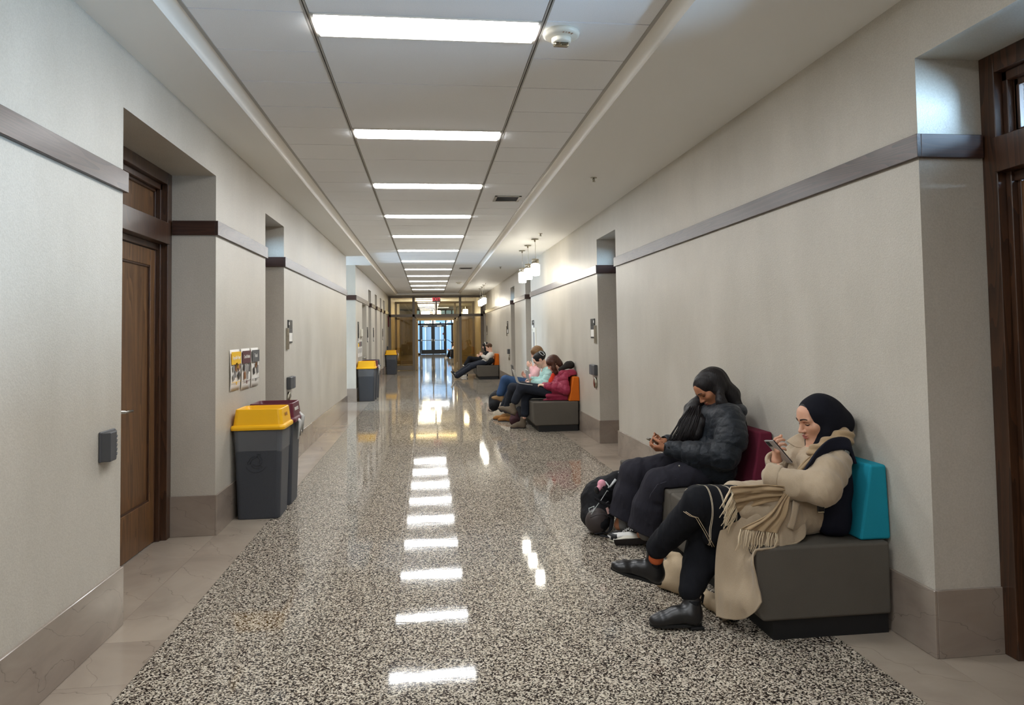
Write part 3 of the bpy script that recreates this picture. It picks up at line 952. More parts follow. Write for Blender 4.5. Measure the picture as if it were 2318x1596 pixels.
def operator(side, y, z, label, ylab):
    x, s = side_x(side)
    r = thing('door_control', label, 'door control', (x, y, z), 0, 'door controls')
    rbx = MB().box(min(0, s * 0.05), max(0, s * 0.05), -0.15, 0.15, -0.07, 0.07).build('reader_box', 'box_grey', r, 0.006, 1)
    MB().box(min(0, s * 0.053), max(0, s * 0.053), 0.02, 0.06, -0.07, 0.07).build('cover_strip', 'box_grey_light', rbx, 0.002, 1)
    MB().lathe([(0.075, 0), (0.075, s * 0.02), (0.07, s * 0.026)], (0, ylab, -0.175), 24, 0).build('push_plate', 'nickel', r)
    return r
operator('left', 8.53, 0.955, 'dark reader box with a round steel push plate, behind the maroon-lidded bin', -0.07)
operator('right', 9.58, 0.972, 'dark reader box with a round steel push plate, right of the orange seat back', -0.06)
operator('right', 20.0, 0.965, 'dark reader box with a push plate on the far right wall beyond the laptops', -0.06)
operator('left', 28.2, 0.96, 'small dark reader box on the left wall near the farthest bins', -0.06)
def room_sign(side, y, z, label, plate_dy, h=0.27):
    x, s = side_x(side)
    r = thing('room_sign', label, 'sign', (x, y, z), 0, 'room signs')
    pt = MB().box(min(0, s * 0.012), max(0, s * 0.012), -0.12, 0.12, -h / 2, h / 2).build('plate', 'black_plastic', r, 0.002, 1)
    MB().box(min(0, s * 0.0135), max(0, s * 0.0135), -0.1, 0.1, -h / 2 + 0.02, -h / 2 + 0.12).build('paper_insert', 'offwhite_paper', pt)
    MB().box(min(0, s * 0.0135), max(0, s * 0.0135), -0.115, 0.115, 0.0, 0.006).box(min(0, s * 0.0135), max(0, s * 0.0135), -0.115, 0.115, 0.02, 0.026).build('stripe', 'box_grey_light', pt)
    MB().box(min(0, s * 0.0138), max(0, s * 0.0138), -0.1, -0.06, h / 2 - 0.06, h / 2 - 0.025).build('number_mark', 'ink_white', pt)
    if plate_dy:
        MB().box(min(0, s * 0.02), max(0, s * 0.02), plate_dy - 0.05, plate_dy + 0.05, -h / 2 - 0.07, 0.04).build('light_switch_plate', 'nickel', r, 0.002, 1)
    return r
room_sign('left', 8.57, 1.55, 'black room sign with a white paper insert, above the maroon-lidded bin', -0.17)
room_sign('right', 9.64, 1.54, 'black room sign with a white paper insert, right of the pendants', -0.16)
room_sign('left', 16.75, 1.55, 'tall black room sign past the side passage, above the small posters', 0, 0.5)
room_sign('left', 19.25, 1.5, 'narrow dark sign on the pier just past the drinking fountain', 0, 0.4)
room_sign('left', 21.3, 1.5, 'narrow dark sign on the second pier past the drinking fountain', 0, 0.4)
room_sign('left', 25.5, 1.5, 'narrow dark sign on the pier above the farthest bins', 0, 0.4)
room_sign('right', 15.3, 1.65, 'small black sign above the tall white poster', 0, 0.22)
room_sign('right', 20.3, 1.65, 'black sign on the far right wall above the reader box', 0.2, 0.36)
room_sign('right', 27.6, 1.6, 'thin dark sign on the right wall just before the screen', 0, 0.36)
po = thing('wall_poster', 'tall white framed poster on the right wall behind the light brown hair', 'poster', (WR, 15.1, 1.28))
MB().box(-0.02, 0, -0.2, 0.2, -0.45, 0.32).build('frame', 'white_plastic', po, 0.002, 1)
MB().box(-0.022, -0.019, -0.08, 0.1, -0.4, 0.22).build('print', 'ink_grey', po)
# fire strobes
for (x, s, y, z, lab) in ((WL, 1, 17.35, 1.55, 'white wall thermostat beside the tall black room sign'), ):
    w = thing('wall_thermostat', lab, 'thermostat', (x, y, z))
    MB().box(0, 0.05, -0.07, 0.07, -0.09, 0.09).build('housing', 'white_plastic', w, 0.012, 2)
    MB().box(0.0, 0.02, -0.05, 0.03, -0.14, -0.085).build('lower_box', 'nickel', w, 0.003, 1)
fp = thing('fire_alarm', 'maroon fire alarm box on the left wall beside the screen', 'fire alarm', (WL, 29.0, 2.02))
MB().box(0, 0.05, -0.1, 0.1, -0.22, 0.22).build('housing', 'maroon_paint', fp, 0.006, 1)

# recycling posters over the bins
def poster(side_y0, side_y1, z0, z1, head, title, label, items, pos=None):
    x = WL + 0.004
    yc = (side_y0 + side_y1) / 2
    w, h = side_y1 - side_y0, z1 - z0
    p = thing('recycling_poster', label, 'poster', (x, yc, z0), 0, 'recycling posters')
    P = []
    for i in range(9):
        P.append([(0.001 + 0.012 * math.sin(math.pi * i / 8.0) * (1 if j in (0, 4) else 0.5) * (0.2 + 0.8 * (1 - i / 8.0)), -w / 2 + w * j / 4.0, h * i / 8.0) for j in range(5)])
    sh = MB().grid(P, True).build('sheet', 'offwhite_paper', p, solid=0.0008)
    fx = 0.0165
    hd = MB().box(0.013, fx, -w / 2 + 0.012, w / 2 - 0.012, h * 0.64, h * 0.945)
    hd.build('heading', head, sh)
    text_obj(title, 0.042 if len(title) > 8 else 0.05, 'ink_white', (fx + 0.0006, 0, h * 0.8), (0, 1, 0), (0, 0, 1), 'lettering', sh, squash=0.82 if len(title) > 8 else 1.0)
    MB().box(0.013, fx, -w / 2 + 0.01, w / 2 - 0.01, h * 0.205, h * 0.213).prism([(-0.014, h * 0.206), (0.014, h * 0.206), (0.0, h * 0.13)], 0, 0.013, fx).build('pointer', head, sh)
    for (k, (cy, cz, a, b, rot, mat)) in enumerate(items):
        c, s = math.cos(rot), math.sin(rot)
        a, b = a * 0.8, b * 0.8
        q = [(cy * w / 2 + c * u * a - s * v * b, h * cz + s * u * a + c * v * b) for u, v in ((-1, -1), (1, -1), (1.0, 0.7), (0.6, 1), (-1, 1))]
        MB().prism(q, 0, 0.013, fx).build('picture', mat, sh)
    return p
poster(6.03, 6.335, 1.05, 1.392, 'paper_yellow', 'Recyclable Paper', 'white recycling poster with a yellow heading over the near bins',
       [(-0.55, 0.54, 0.03, 0.03, 0.2, 'ink_grey'), (0.0, 0.56, 0.03, 0.045, -0.3, 'ink_brown'), (0.15, 0.6, 0.025, 0.03, 0.4, 'paper_yellow'), (0.55, 0.56, 0.035, 0.03, 0.6, 'ink_brown'),
        (-0.15, 0.4, 0.022, 0.035, -0.1, 'ink_grey'), (0.55, 0.36, 0.035, 0.035, 0.7, 'ink_dark'), (-0.55, 0.33, 0.03, 0.03, 0.3, 'ink_grey')])
poster(6.37, 6.675, 1.035, 1.394, 'paper_maroon', 'Cans & Bottles', 'white recycling poster with a maroon heading, between the yellow and grey ones',
       [(-0.6, 0.54, 0.03, 0.035, -0.5, 'ink_dark'), (-0.1, 0.55, 0.012, 0.05, 0.1, 'ink_grey'), (0.25, 0.48, 0.014, 0.05, 0.05, 'ink_grey'), (0.65, 0.53, 0.014, 0.05, -0.1, 'ink_dark'), (-0.4, 0.35, 0.03, 0.04, 0.1, 'ink_brown'), (0.2, 0.34, 0.014, 0.045, 0, 'ink_grey')])
poster(6.71, 7.0, 1.035, 1.394, 'paper_grey', 'Trash', 'white recycling poster with a dark grey heading, farthest of the three over the near bins',
       [(0.15, 0.56, 0.035, 0.025, 0.3, 'ink_brown'), (0.25, 0.58, 0.02, 0.02, -0.3, 'paper_maroon'), (-0.45, 0.42, 0.03, 0.04, 0.3, 'ink_dark'), (0.55, 0.44, 0.03, 0.045, 0.1, 'ink_grey')])
for q, (y, hd, lab) in enumerate(((16.75, 'paper_yellow', 'yellow-topped'), (17.1, 'paper_maroon', 'maroon-topped'), (17.45, 'paper_grey', 'grey-topped'))):
    p = thing('recycling_poster', 'small far %s recycling poster over the middle bins' % lab, 'poster', (WL + 0.004, y, 0.98), 0, 'far recycling posters')
    MB().box(0, 0.004, -0.14, 0.14, 0, 0.38).build('sheet', 'offwhite_paper', p)
    MB().box(0.003, 0.006, -0.12, 0.12, 0.24, 0.36).build('heading', hd, p)
    MB().box(0.003, 0.006, -0.08, -0.02, 0.1, 0.2).box(0.003, 0.006, 0.03, 0.08, 0.08, 0.21).build('picture', 'ink_grey', p)

# drinking fountain in the alcove
df = thing('drinking_fountain', 'steel drinking fountain in the alcove behind the middle bins', 'drinking fountain', (WL - 0.44, 18.45, 0))
MB().prism([(0, 0.72), (0.25, 0.72), (0.44, 0.82), (0.46, 0.92), (0.44, 0.93), (0, 0.93)], 1, -0.25, 0.25).build('basin', 'steel', df, 0.01, 2)
MB().box(0, 0.2, -0.2, 0.2, 0.3, 0.72).build('body', 'box_grey', df, 0.01, 1)
MB().tube([(0.3, 0.1, 0.93), (0.3, 0.1, 0.99), (0.27, 0.05, 1.01)], 0.012, 8).tube([(0.3, -0.1, 0.93), (0.3, -0.1, 0.97)], 0.015, 8).build('spout', 'steel', df)

# ------------------------------------------------------------------ recycling bins (base, lid and film are pieces of one bin)
def rrect(w, d, r, n=4):
    pts = []
    for (cx, cy, a0) in ((w / 2 - r, d / 2 - r, 0), (-w / 2 + r, d / 2 - r, 90), (-w / 2 + r, -d / 2 + r, 180), (w / 2 - r, -d / 2 + r, 270)):
        for k in range(n + 1):
            a = math.radians(a0 + 90 * k / n)
            pts.append((cx + r * math.cos(a), cy + r * math.sin(a)))
    return pts
def loft(mb, secs, cap0=True, cap1=True, smooth=False):
    n = len(secs[0])
    vs = [p for s in secs for p in s]
    fs = []
    for j in range(len(secs) - 1):
        for k in range(n):
            k2 = (k + 1) % n
            fs.append((j * n + k, j * n + k2, (j + 1) * n + k2, (j + 1) * n + k))
    if cap0: fs.append(tuple(range(n))[::-1])
    if cap1: fs.append(tuple(range((len(secs) - 1) * n, len(secs) * n)))
    return mb.add(vs, fs, smooth)
def bag_knot(mb, c, s=1.0, seed=1):
    r = random.Random(seed)
    for k in range(7):
        a = r.uniform(-0.6, 0.6)
        mb.tube([(c[0], c[1] + 0.02 * a, c[2] + 0.06 * s), (c[0] + 0.035 * s, c[1] + 0.05 * a * s, c[2] + 0.02), (c[0] + 0.02 * s, c[1] + 0.1 * a * s, c[2] - 0.09 * s - 0.05 * r.random())], [0.014 * s, 0.02 * s, 0.006 * s], 6, flat=0.4)
def bin_(x, y, lid_mat, word, label, group, detail=True, film=True, knot=False, h=0.74):
    b = thing('recycling_bin', label, 'bin', (x, y, 0), 0, group)
    W, D = 0.39, 0.39
    sec = lambda w, d, z, r=0.035: [(p[0], p[1], z) for p in rrect(w, d, r)]
    m = MB()
    loft(m, [sec(0.335, 0.33, 0.0), sec(0.34, 0.335, 0.012), sec(0.385, 0.375, h), sec(0.37, 0.36, h), sec(0.33, 0.32, 0.05)], True, True)
    ct = m.build('container', 'bin_grey', b, 0.003, 1)
    # open-topped lid: skirt, sloping walls, inner shaft
    m = MB()
    zl = h - 0.01
    loft(m, [sec(0.43, 0.415, zl), sec(0.435, 0.42, zl + 0.02), sec(0.425, 0.41, zl + 0.035), sec(0.40, 0.385, zl + 0.04), sec(0.37, 0.35, zl + 0.165), sec(0.36, 0.34, zl + 0.17),
             sec(0.345, 0.325, zl + 0.165), sec(0.25, 0.23, zl + 0.05)], True, False)
    ld = m.build('lid', lid_mat, b, 0.002, 1)
    MB().box(-0.13, 0.13, -0.12, 0.12, zl + 0.045, zl + 0.055).build('lid_opening', 'dark_bin_inside', ld)
    if film:
        m = MB(); r = random.Random(int(y * 10))
        secs = []
        for j in range(9):
            z = zl - 0.004 - 0.172 * j / 8.0
            ww = 0.335 + 0.05 * z / h + 0.014
            s = []
            for i, p in enumerate(rrect(ww, ww - 0.01, 0.045, 6)):
                k = 1 + 0.012 * math.sin(i * 2.3 + j * 1.7) + 0.012 * r.random() + (0.01 if j in (3, 4) else 0)
                s.append((p[0] * k, p[1] * k, z + 0.006 * math.sin(i * 0.9 + 2 * (j == 8))))
            secs.append(s)
        loft(m, secs, False, False, True)
        m.build('liner_film', 'bag_film', ct)
    if word and detail:
        text_obj(word, 0.042, 'ink_brown' if 'yellow' in lid_mat else 'ink_white', (0.197, -0.03, zl + 0.11), (0, 1, 0), (-0.12, 0, 1), 'lettering', ld, squash=0.9 if len(word) < 6 else 0.55)
    if detail:
        # moulded recycling mark on the front
        rm = MB()
        for q in range(3):
            a0 = math.radians(90 + 120 * q)
            pts = []
            for (u, v) in ((-0.036, -0.03), (-0.01, -0.052), (0.03, -0.052), (0.03, -0.062), (0.05, -0.043), (0.03, -0.024), (0.03, -0.034), (-0.004, -0.034), (-0.022, -0.018)):
                c, s = math.cos(a0 - math.pi / 2), math.sin(a0 - math.pi / 2)
                pts.append((c * u - s * v, s * u + c * v))
            ring = [(p[0] - 0.015, -0.1818 - 0.02 * ((0.47 + p[1]) / 0.74 - 0.5), 0.47 + p[1]) for p in pts]
            rm.tube(ring, 0.0022, 5, closed=True)
        arc = [(-0.015 + 0.088 * math.cos(a), -0.1805, 0.47 + 0.088 * math.sin(a)) for a in np.linspace(math.radians(205), math.radians(335), 14)]
        rm.tube(arc, 0.002, 5)
        rm.build('recycling_mark', 'bin_mark', ct)
    if knot:
        m = MB(); bag_knot(m, (0.2, -0.03, zl - 0.03), 1.0, 3); bag_knot(m, (0.195, 0.13, zl + 0.0), 1.0, 5)
        m.build('liner_knot', 'bag_film2', b)
    return b
plain('bin_mark', srgb(44, 47, 53), 0.5)
t = NT('bag_film2'); t.set(color=srgb(215, 213, 208), rough=0.3, trans=0.35)
BX = -1.402
bin_(BX, 6.25, 'bin_yellow', 'PAPER', 'grey bin with an open yellow lid, nearest on the left', 'near bins')
bin_(BX + 0.005, 6.70, 'bin_maroon', 'CANS & BOTTLES', 'grey bin with an open maroon lid, just behind the nearest yellow one', 'near bins', True, False, True)
bin_(BX, 16.45, 'bin_yellow', None, 'grey bin with a yellow lid beside the side passage', 'middle bins', False)
bin_(BX + 0.02, 16.88, 'bin_maroon', None, 'grey bin with a maroon lid, behind the yellow one beside the side passage', 'middle bins', False, False, True)
bin_(BX + 0.03, 17.32, 'bin_grey', None, 'grey bin with a dark lid, last of those beside the side passage', 'middle bins', False, False, False)
bin_(BX, 27.0, 'bin_yellow', None, 'small far grey bin with a yellow lid, next to the screen', 'far bins', False)
bin_(BX + 0.02, 27.43, 'bin_maroon', None, 'far grey bin mostly hidden behind the farthest yellow lid', 'far bins', False, False, True)

# ------------------------------------------------------------------ benches
fabric('bench_grey', srgb(92, 87, 80), 0.08, 260, 0.85, 0.2)
fabric('teal_cloth', srgb(26, 138, 160), 0.07, 320, 0.9, 0.25)
fabric('wine_cloth', srgb(106, 34, 54), 0.08, 320, 0.9, 0.25)
fabric('orange_cloth', srgb(206, 104, 26), 0.07, 320, 0.9, 0.25)
plain('plinth_black', srgb(20, 20, 22), 0.6)
def bench(y0, y1, back_mat, by0, by1, label, group='corridor bench seats'):
    b = thing('bench_seat', label, 'bench', (1.9, (y0 + y1) / 2, 0), 0, group)
    L = (y1 - y0) / 2
    x0, x1 = 1.55 - 1.9, 2.243 - 1.9
    m = MB()
    m.prism([(x0, 0.15), (x0 + 0.03, 0.095), (x1, 0.095), (x1, 0.445), (x0, 0.445)], 1, -L, L)
    m.build('seat', 'bench_grey', b, 0.016, 4)
    m = MB(); m.box(x0 + 0.085, x1 - 0.01, -L + 0.02, L - 0.02, 0, 0.1)
    m.build('plinth', 'plinth_black', b)
    c0, c1 = by0 - (y0 + y1) / 2, by1 - (y0 + y1) / 2
    m = MB()
    m.hexa([(2.108 - 1.9, c0, 0.447), (2.272 - 1.9, c0, 0.447), (2.272 - 1.9, c1, 0.447), (2.108 - 1.9, c1, 0.447)],
           [(2.182 - 1.9, c0 + 0.012, 0.812), (2.268 - 1.9, c0 + 0.012, 0.812), (2.268 - 1.9, c1 - 0.012, 0.812), (2.182 - 1.9, c1 - 0.012, 0.812)])
    m.build('backrest', back_mat, b, 0.014, 4)
    return b
bench(3.285, 4.50, 'teal_cloth', 3.315, 3.98, 'low grey block bench with a teal wedge backrest, nearest the camera')
bench(4.505, 5.72, 'wine_cloth', 4.50, 5.66, 'low grey block bench with a wine-red wedge backrest')
bench(10.57, 13.0, 'orange_cloth', 10.60, 11.25, 'low grey block bench with an orange wedge backrest, under three laptop users')
bench(22.85, 25.0, 'orange_cloth', 22.95, 23.6, 'far low grey block bench with an orange backrest near the screen')

# ================================================================== SOFT BODIES: smooth-union solids meshed with surface nets
def vec(*a): return np.array(a, float)
def unit(v):
    v = np.asarray(v, float); return v / (np.linalg.norm(v) + 1e-12)
def frame(F, U):
    """columns F (forward), L (left), U (up)"""
    F = unit(F); L = unit(np.cross(U, F)); U = np.cross(F, L)
    return np.array([F, L, U]).T

class Solid:
    def __init__(s): s.p = []
    def cap(s, a, b, ra, rb=None, k=0.03, op=1):
        a, b = np.asarray(a, float), np.asarray(b, float); rb = ra if rb is None else rb
        s.p.append(('c', a, b, ra, rb, (a + b) / 2, np.linalg.norm(b - a) / 2 + max(ra, rb), k, op)); return s
    def chain(s, pts, rs, k=0.03, op=1):
        for i in range(len(pts) - 1):
            s.cap(pts[i], pts[i + 1], rs[i] if hasattr(rs, '__len__') else rs, rs[i + 1] if hasattr(rs, '__len__') else rs, k, op)
        return s
    def ell(s, c, r, R=None, k=0.03, op=1):
        c = np.asarray(c, float); r = np.asarray(r, float)
        s.p.append(('e', c, r, np.eye(3) if R is None else R, None, c, max(r), k, op)); return s
    def box(s, c, h, R=None, rad=0.01, k=0.02, op=1):
        c = np.asarray(c, float); h = np.asarray(h, float)
        s.p.append(('b', c, h, np.eye(3) if R is None else R, rad, c, np.linalg.norm(h), k, op)); return s
    def cut(s, pt, n, k=0.004):
        """remove everything on the side the normal points to"""
        s.p.append(('p', np.asarray(pt, float), unit(n), None, None, None, None, k, 0)); return s
    def bounds(s):
        lo, hi = np.full(3, 1e9), np.full(3, -1e9)
        for q in s.p:
            if q[8] == 1:
                if q[0] == 'c':
                    for c, r in ((q[1], q[3]), (q[2], q[4])):
                        lo = np.minimum(lo, c - r); hi = np.maximum(hi, c + r)
                elif q[0] == 'e':
                    e = np.sqrt(((q[3] * q[2]) ** 2).sum(1)); lo = np.minimum(lo, q[1] - e); hi = np.maximum(hi, q[1] + e)
                else:
                    e = (np.abs(q[3]) * q[2]).sum(1); lo = np.minimum(lo, q[1] - e); hi = np.maximum(hi, q[1] + e)
        return lo - 0.015, hi + 0.015
    def ev(s, P, trunc=0.3):
        d = np.full(len(P), 10.0)
        for q in s.p:
            kind, k, op = q[0], q[7], q[8]
            if kind == 'p':
                dp = (P - q[1]) @ q[2]
                h = np.maximum(k - np.abs(d - dp), 0) / k
                d = np.maximum(d, dp) + h * h * k * 0.25
                continue
            lb = np.sqrt(((P - q[5]) ** 2).sum(1)) - q[6]
            m = lb < (np.minimum(d + k, trunc) if op == 1 else k + 0.02)
            if not m.any(): continue
            X = P[m]
            if kind == 'c':
                a, b = q[1], q[2]; ab = b - a
                t = np.clip(((X - a) @ ab) / (ab @ ab + 1e-12), 0, 1)
                dp = np.sqrt(((X - a - t[:, None] * ab) ** 2).sum(1)) - (q[3] + (q[4] - q[3]) * t)
            elif kind == 'e':
                y = (X - q[1]) @ q[3]
                k0 = np.sqrt(((y / q[2]) ** 2).sum(1)); k1 = np.sqrt(((y / q[2] ** 2) ** 2).sum(1)) + 1e-9
                dp = k0 * (k0 - 1) / k1
            else:
                y = np.abs((X - q[1]) @ q[3]) - (q[2] - q[4])
                dp = np.sqrt((np.maximum(y, 0) ** 2).sum(1)) + np.minimum(y.max(1), 0) - q[4]
            dm = d[m]
            if op == 1:
                h = np.maximum(k - np.abs(dm - dp), 0) / k
                d[m] = np.minimum(dm, dp) - h * h * k * 0.25
            else:
                h = np.maximum(k - np.abs(dm + dp), 0) / k
                d[m] = np.maximum(dm, -dp) + h * h * k * 0.25
        return d
    def mesh(s, vox, smooth=1):
        lo, hi = s.bounds()
        B = 10
        nb = np.maximum(np.ceil((hi - lo) / (vox * B)).astype(int), 1)
        n = nb * B + 1
        G = np.full(n, 1.0, np.float32)
        bi = np.stack(np.meshgrid(*[np.arange(k) for k in nb], indexing='ij'), -1).reshape(-1, 3)
        cen = lo + (bi + 0.5) * B * vox
        hd = B * vox * 0.5 * 1.7321
        f = s.ev(cen, hd * 1.4 + 0.08)
        G0 = np.where(f < 0, -1.0, 1.0)
        act = np.abs(f) < hd * 1.25 + 0.012
        off = np.stack(np.meshgrid(*[np.arange(B + 1)] * 3, indexing='ij'), -1).reshape(-1, 3)
        for (i, j, k), v, a in zip(bi, G0, act):
            if not a and v < 0:
                G[i * B:(i + 1) * B + 1, j * B:(j + 1) * B + 1, k * B:(k + 1) * B + 1] = -1.0
        ab = bi[act]
        for c0 in range(0, len(ab), 60):
            blk = ab[c0:c0 + 60]
            idx = (blk[:, None, :] * B + off[None]).reshape(-1, 3)
            val = s.ev(lo + idx * vox, 0.1)
            G[idx[:, 0], idx[:, 1], idx[:, 2]] = val
        V, Fq = nets(G, lo, vox)
        return VM(V, Fq).smooth(smooth)

def nets(G, lo, vox):
    S = G < 0
    c = np.zeros(tuple(k - 1 for k in S.shape), np.int8)
    for dx in (0, 1):
        for dy in (0, 1):
            for dz in (0, 1):
                c += S[dx:S.shape[0] - 1 + dx, dy:S.shape[1] - 1 + dy, dz:S.shape[2] - 1 + dz]
    mix = (c > 0) & (c < 8)
    ci = np.argwhere(mix)
    idx = np.full(c.shape, -1, np.int32); idx[mix] = np.arange(len(ci))
    corners = np.array([(x, y, z) for x in (0, 1) for y in (0, 1) for z in (0, 1)])
    val = np.stack([G[ci[:, 0] + o[0], ci[:, 1] + o[1], ci[:, 2] + o[2]] for o in corners], 1)
    acc = np.zeros((len(ci), 3)); cnt = np.zeros(len(ci))
    for a in range(8):
        for b in range(a + 1, 8):
            if abs(corners[a] - corners[b]).sum() != 1: continue
            m = (val[:, a] < 0) != (val[:, b] < 0)
            t = val[m, a] / (val[m, a] - val[m, b])
            acc[m] += corners[a] + t[:, None] * (corners[b] - corners[a]); cnt[m] += 1
    V = lo + (ci + acc / cnt[:, None]) * vox
    F = []
    for ax in range(3):
        u, v = (ax + 1) % 3, (ax + 2) % 3
        sl0 = [slice(None)] * 3; sl1 = [slice(None)] * 3
        sl0[ax] = slice(0, -1); sl1[ax] = slice(1, None)
        for q in (u, v):
            sl0[q] = slice(1, -1); sl1[q] = slice(1, -1)
        A, Bm = S[tuple(sl0)], S[tuple(sl1)]
        e = np.argwhere(A != Bm)
        if not len(e): continue
        inside = A[e[:, 0], e[:, 1], e[:, 2]]
        e[:, u] += 1; e[:, v] += 1
        def g(du, dv):
            w = e.copy(); w[:, u] += du; w[:, v] += dv
            return idx[w[:, 0], w[:, 1], w[:, 2]]
        q = np.stack([g(-1, -1), g(0, -1), g(0, 0), g(-1, 0)], 1)
        q[~inside] = q[~inside][:, ::-1]
        F.append(q)
    return V, np.concatenate(F)

def off_bench(S, back=None):
    """keep cloth out of the bench block and of its backrest"""
    S.box((1.90, 0, 0.222), (0.352, 60, 0.2265), None, 0.012, 0.012, -1)
    if back:
        R = frame((-0.978, 0, -0.2), (-0.2, 0, 0.98))
        S.box((2.235, (back[0] + back[1]) / 2, 0.62), (0.088, (back[1] - back[0]) / 2 + 0.01, 0.205), R.dot(np.eye(3)), 0.012, 0.012, -1)
    S.box((2.775, 0, 1.5), (0.5, 60, 1.5), None, 0.01, 0.01, -1)
    return S

class VM:
    def __init__(s, V, F): s.V, s.F = V, F
    def smooth(s, it=1, lam=0.5):
        if it <= 0: return s
        e = np.concatenate([s.F[:, [0, 1]], s.F[:, [1, 2]], s.F[:, [2, 3]], s.F[:, [3, 0]]])
        n = len(s.V)
        cnt = np.bincount(e[:, 0], minlength=n) + np.bincount(e[:, 1], minlength=n)
        for _ in range(it):
            acc = np.stack([np.bincount(e[:, 0], s.V[e[:, 1], k], n) + np.bincount(e[:, 1], s.V[e[:, 0], k], n) for k in range(3)], 1)
            s.V = s.V + lam * (acc / np.maximum(cnt, 1)[:, None] - s.V)
        return s
    def clear_bench(s, back=None, m=0.004):
        """keep every vertex just off the bench block, its backrest and the wall"""
        V = s.V
        i = (V[:, 0] > 1.55 - m) & (V[:, 2] < 0.445 + m)
        dz = 0.445 + m - V[:, 2]; dx = V[:, 0] - (1.55 - m)
        up = i & (dz <= dx); fw = i & (dz > dx)
        V[up, 2] = 0.445 + m; V[fw, 0] = 1.55 - m
        if back:
            lim = 2.108 + (V[:, 2] - 0.447) * (0.074 / 0.365) - m * 1.5
            j = (V[:, 2] < 0.815) & (V[:, 1] > back[0] - m) & (V[:, 1] < back[1] + m) & (V[:, 0] > lim)
            V[j, 0] = lim[j]
        V[:, 0] = np.minimum(V[:, 0], 2.268)
        return s
    def normals(s):
        a = s.V[s.F[:, 2]] - s.V[s.F[:, 0]]; b = s.V[s.F[:, 3]] - s.V[s.F[:, 1]]
        fn = np.cross(a, b)
        N = np.zeros_like(s.V)
        for k in range(4):
            for c in range(3):
                N[:, c] += np.bincount(s.F[:, k], fn[:, c], len(s.V))
        return N / (np.linalg.norm(N, axis=1)[:, None] + 1e-12)
    def push(s, d):
        s.V = s.V + s.normals() * np.asarray(d)[:, None]; return s
    def build(s, name, mats, parent=None, face_mat=None, col=None):
        me = bpy.data.meshes.new(name)
        n, m = len(s.V), len(s.F)
        me.vertices.add(n); me.vertices.foreach_set('co', s.V.astype(np.float32).ravel())
        me.loops.add(m * 4); me.loops.foreach_set('vertex_index', s.F.astype(np.int32).ravel())
        me.polygons.add(m); me.polygons.foreach_set('loop_start', np.arange(0, m * 4, 4, dtype=np.int32))
        me.polygons.foreach_set('use_smooth', np.ones(m, bool))
        for q in (mats if isinstance(mats, (list, tuple)) else [mats]): me.materials.append(MATS[q])
        if face_mat is not None:
            me.polygons.foreach_set('material_index', face_mat.astype(np.int32))
        me.update(calc_edges=True)
        o = bpy.data.objects.new(name, me)
        return link(o, parent)

_nr = np.random.RandomState(5)
def wob(P, scale, seed=0, octv=3, stretch=(1, 1, 1)):
    """smooth pseudo-noise in about -1..1"""
    r = np.random.RandomState(seed)
    P = P * np.asarray(stretch)
    out = np.zeros(len(P)); amp = 1.0; tot = 0
    for o in range(octv):
        for _ in range(5):
            k = r.normal(size=3); k = k / np.linalg.norm(k) * scale * (2 ** o) * r.uniform(0.7, 1.4)
            w = r.normal(size=3) * scale * 0.5 * (2 ** o)
            out += amp * np.sin(P @ k + r.uniform(0, 6.28) + 1.3 * np.sin(P @ w + r.uniform(0, 6.28)))
        tot += amp * 5 ** 0.5 * 1.2; amp *= 0.5
    return out / tot

def along(V, segs):
    """distance along the nearest of several chains, index of the chain, distance to it"""
    best = np.full(len(V), 1e9); s = np.zeros(len(V)); which = np.zeros(len(V), int)
    for ci, ch in enumerate(segs):
        acc = 0
        for a, b in zip(ch[:-1], ch[1:]):
            a, b = np.asarray(a, float), np.asarray(b, float)
            ab = b - a; L = np.linalg.norm(ab)
            t = np.clip(((V - a) @ ab) / (L * L), 0, 1)
            d = np.linalg.norm(V - a - t[:, None] * ab, axis=1)
            m = d < best
            best[m] = d[m]; s[m] = acc + t[m] * L; which[m] = ci
            acc += L
    return s, which, best

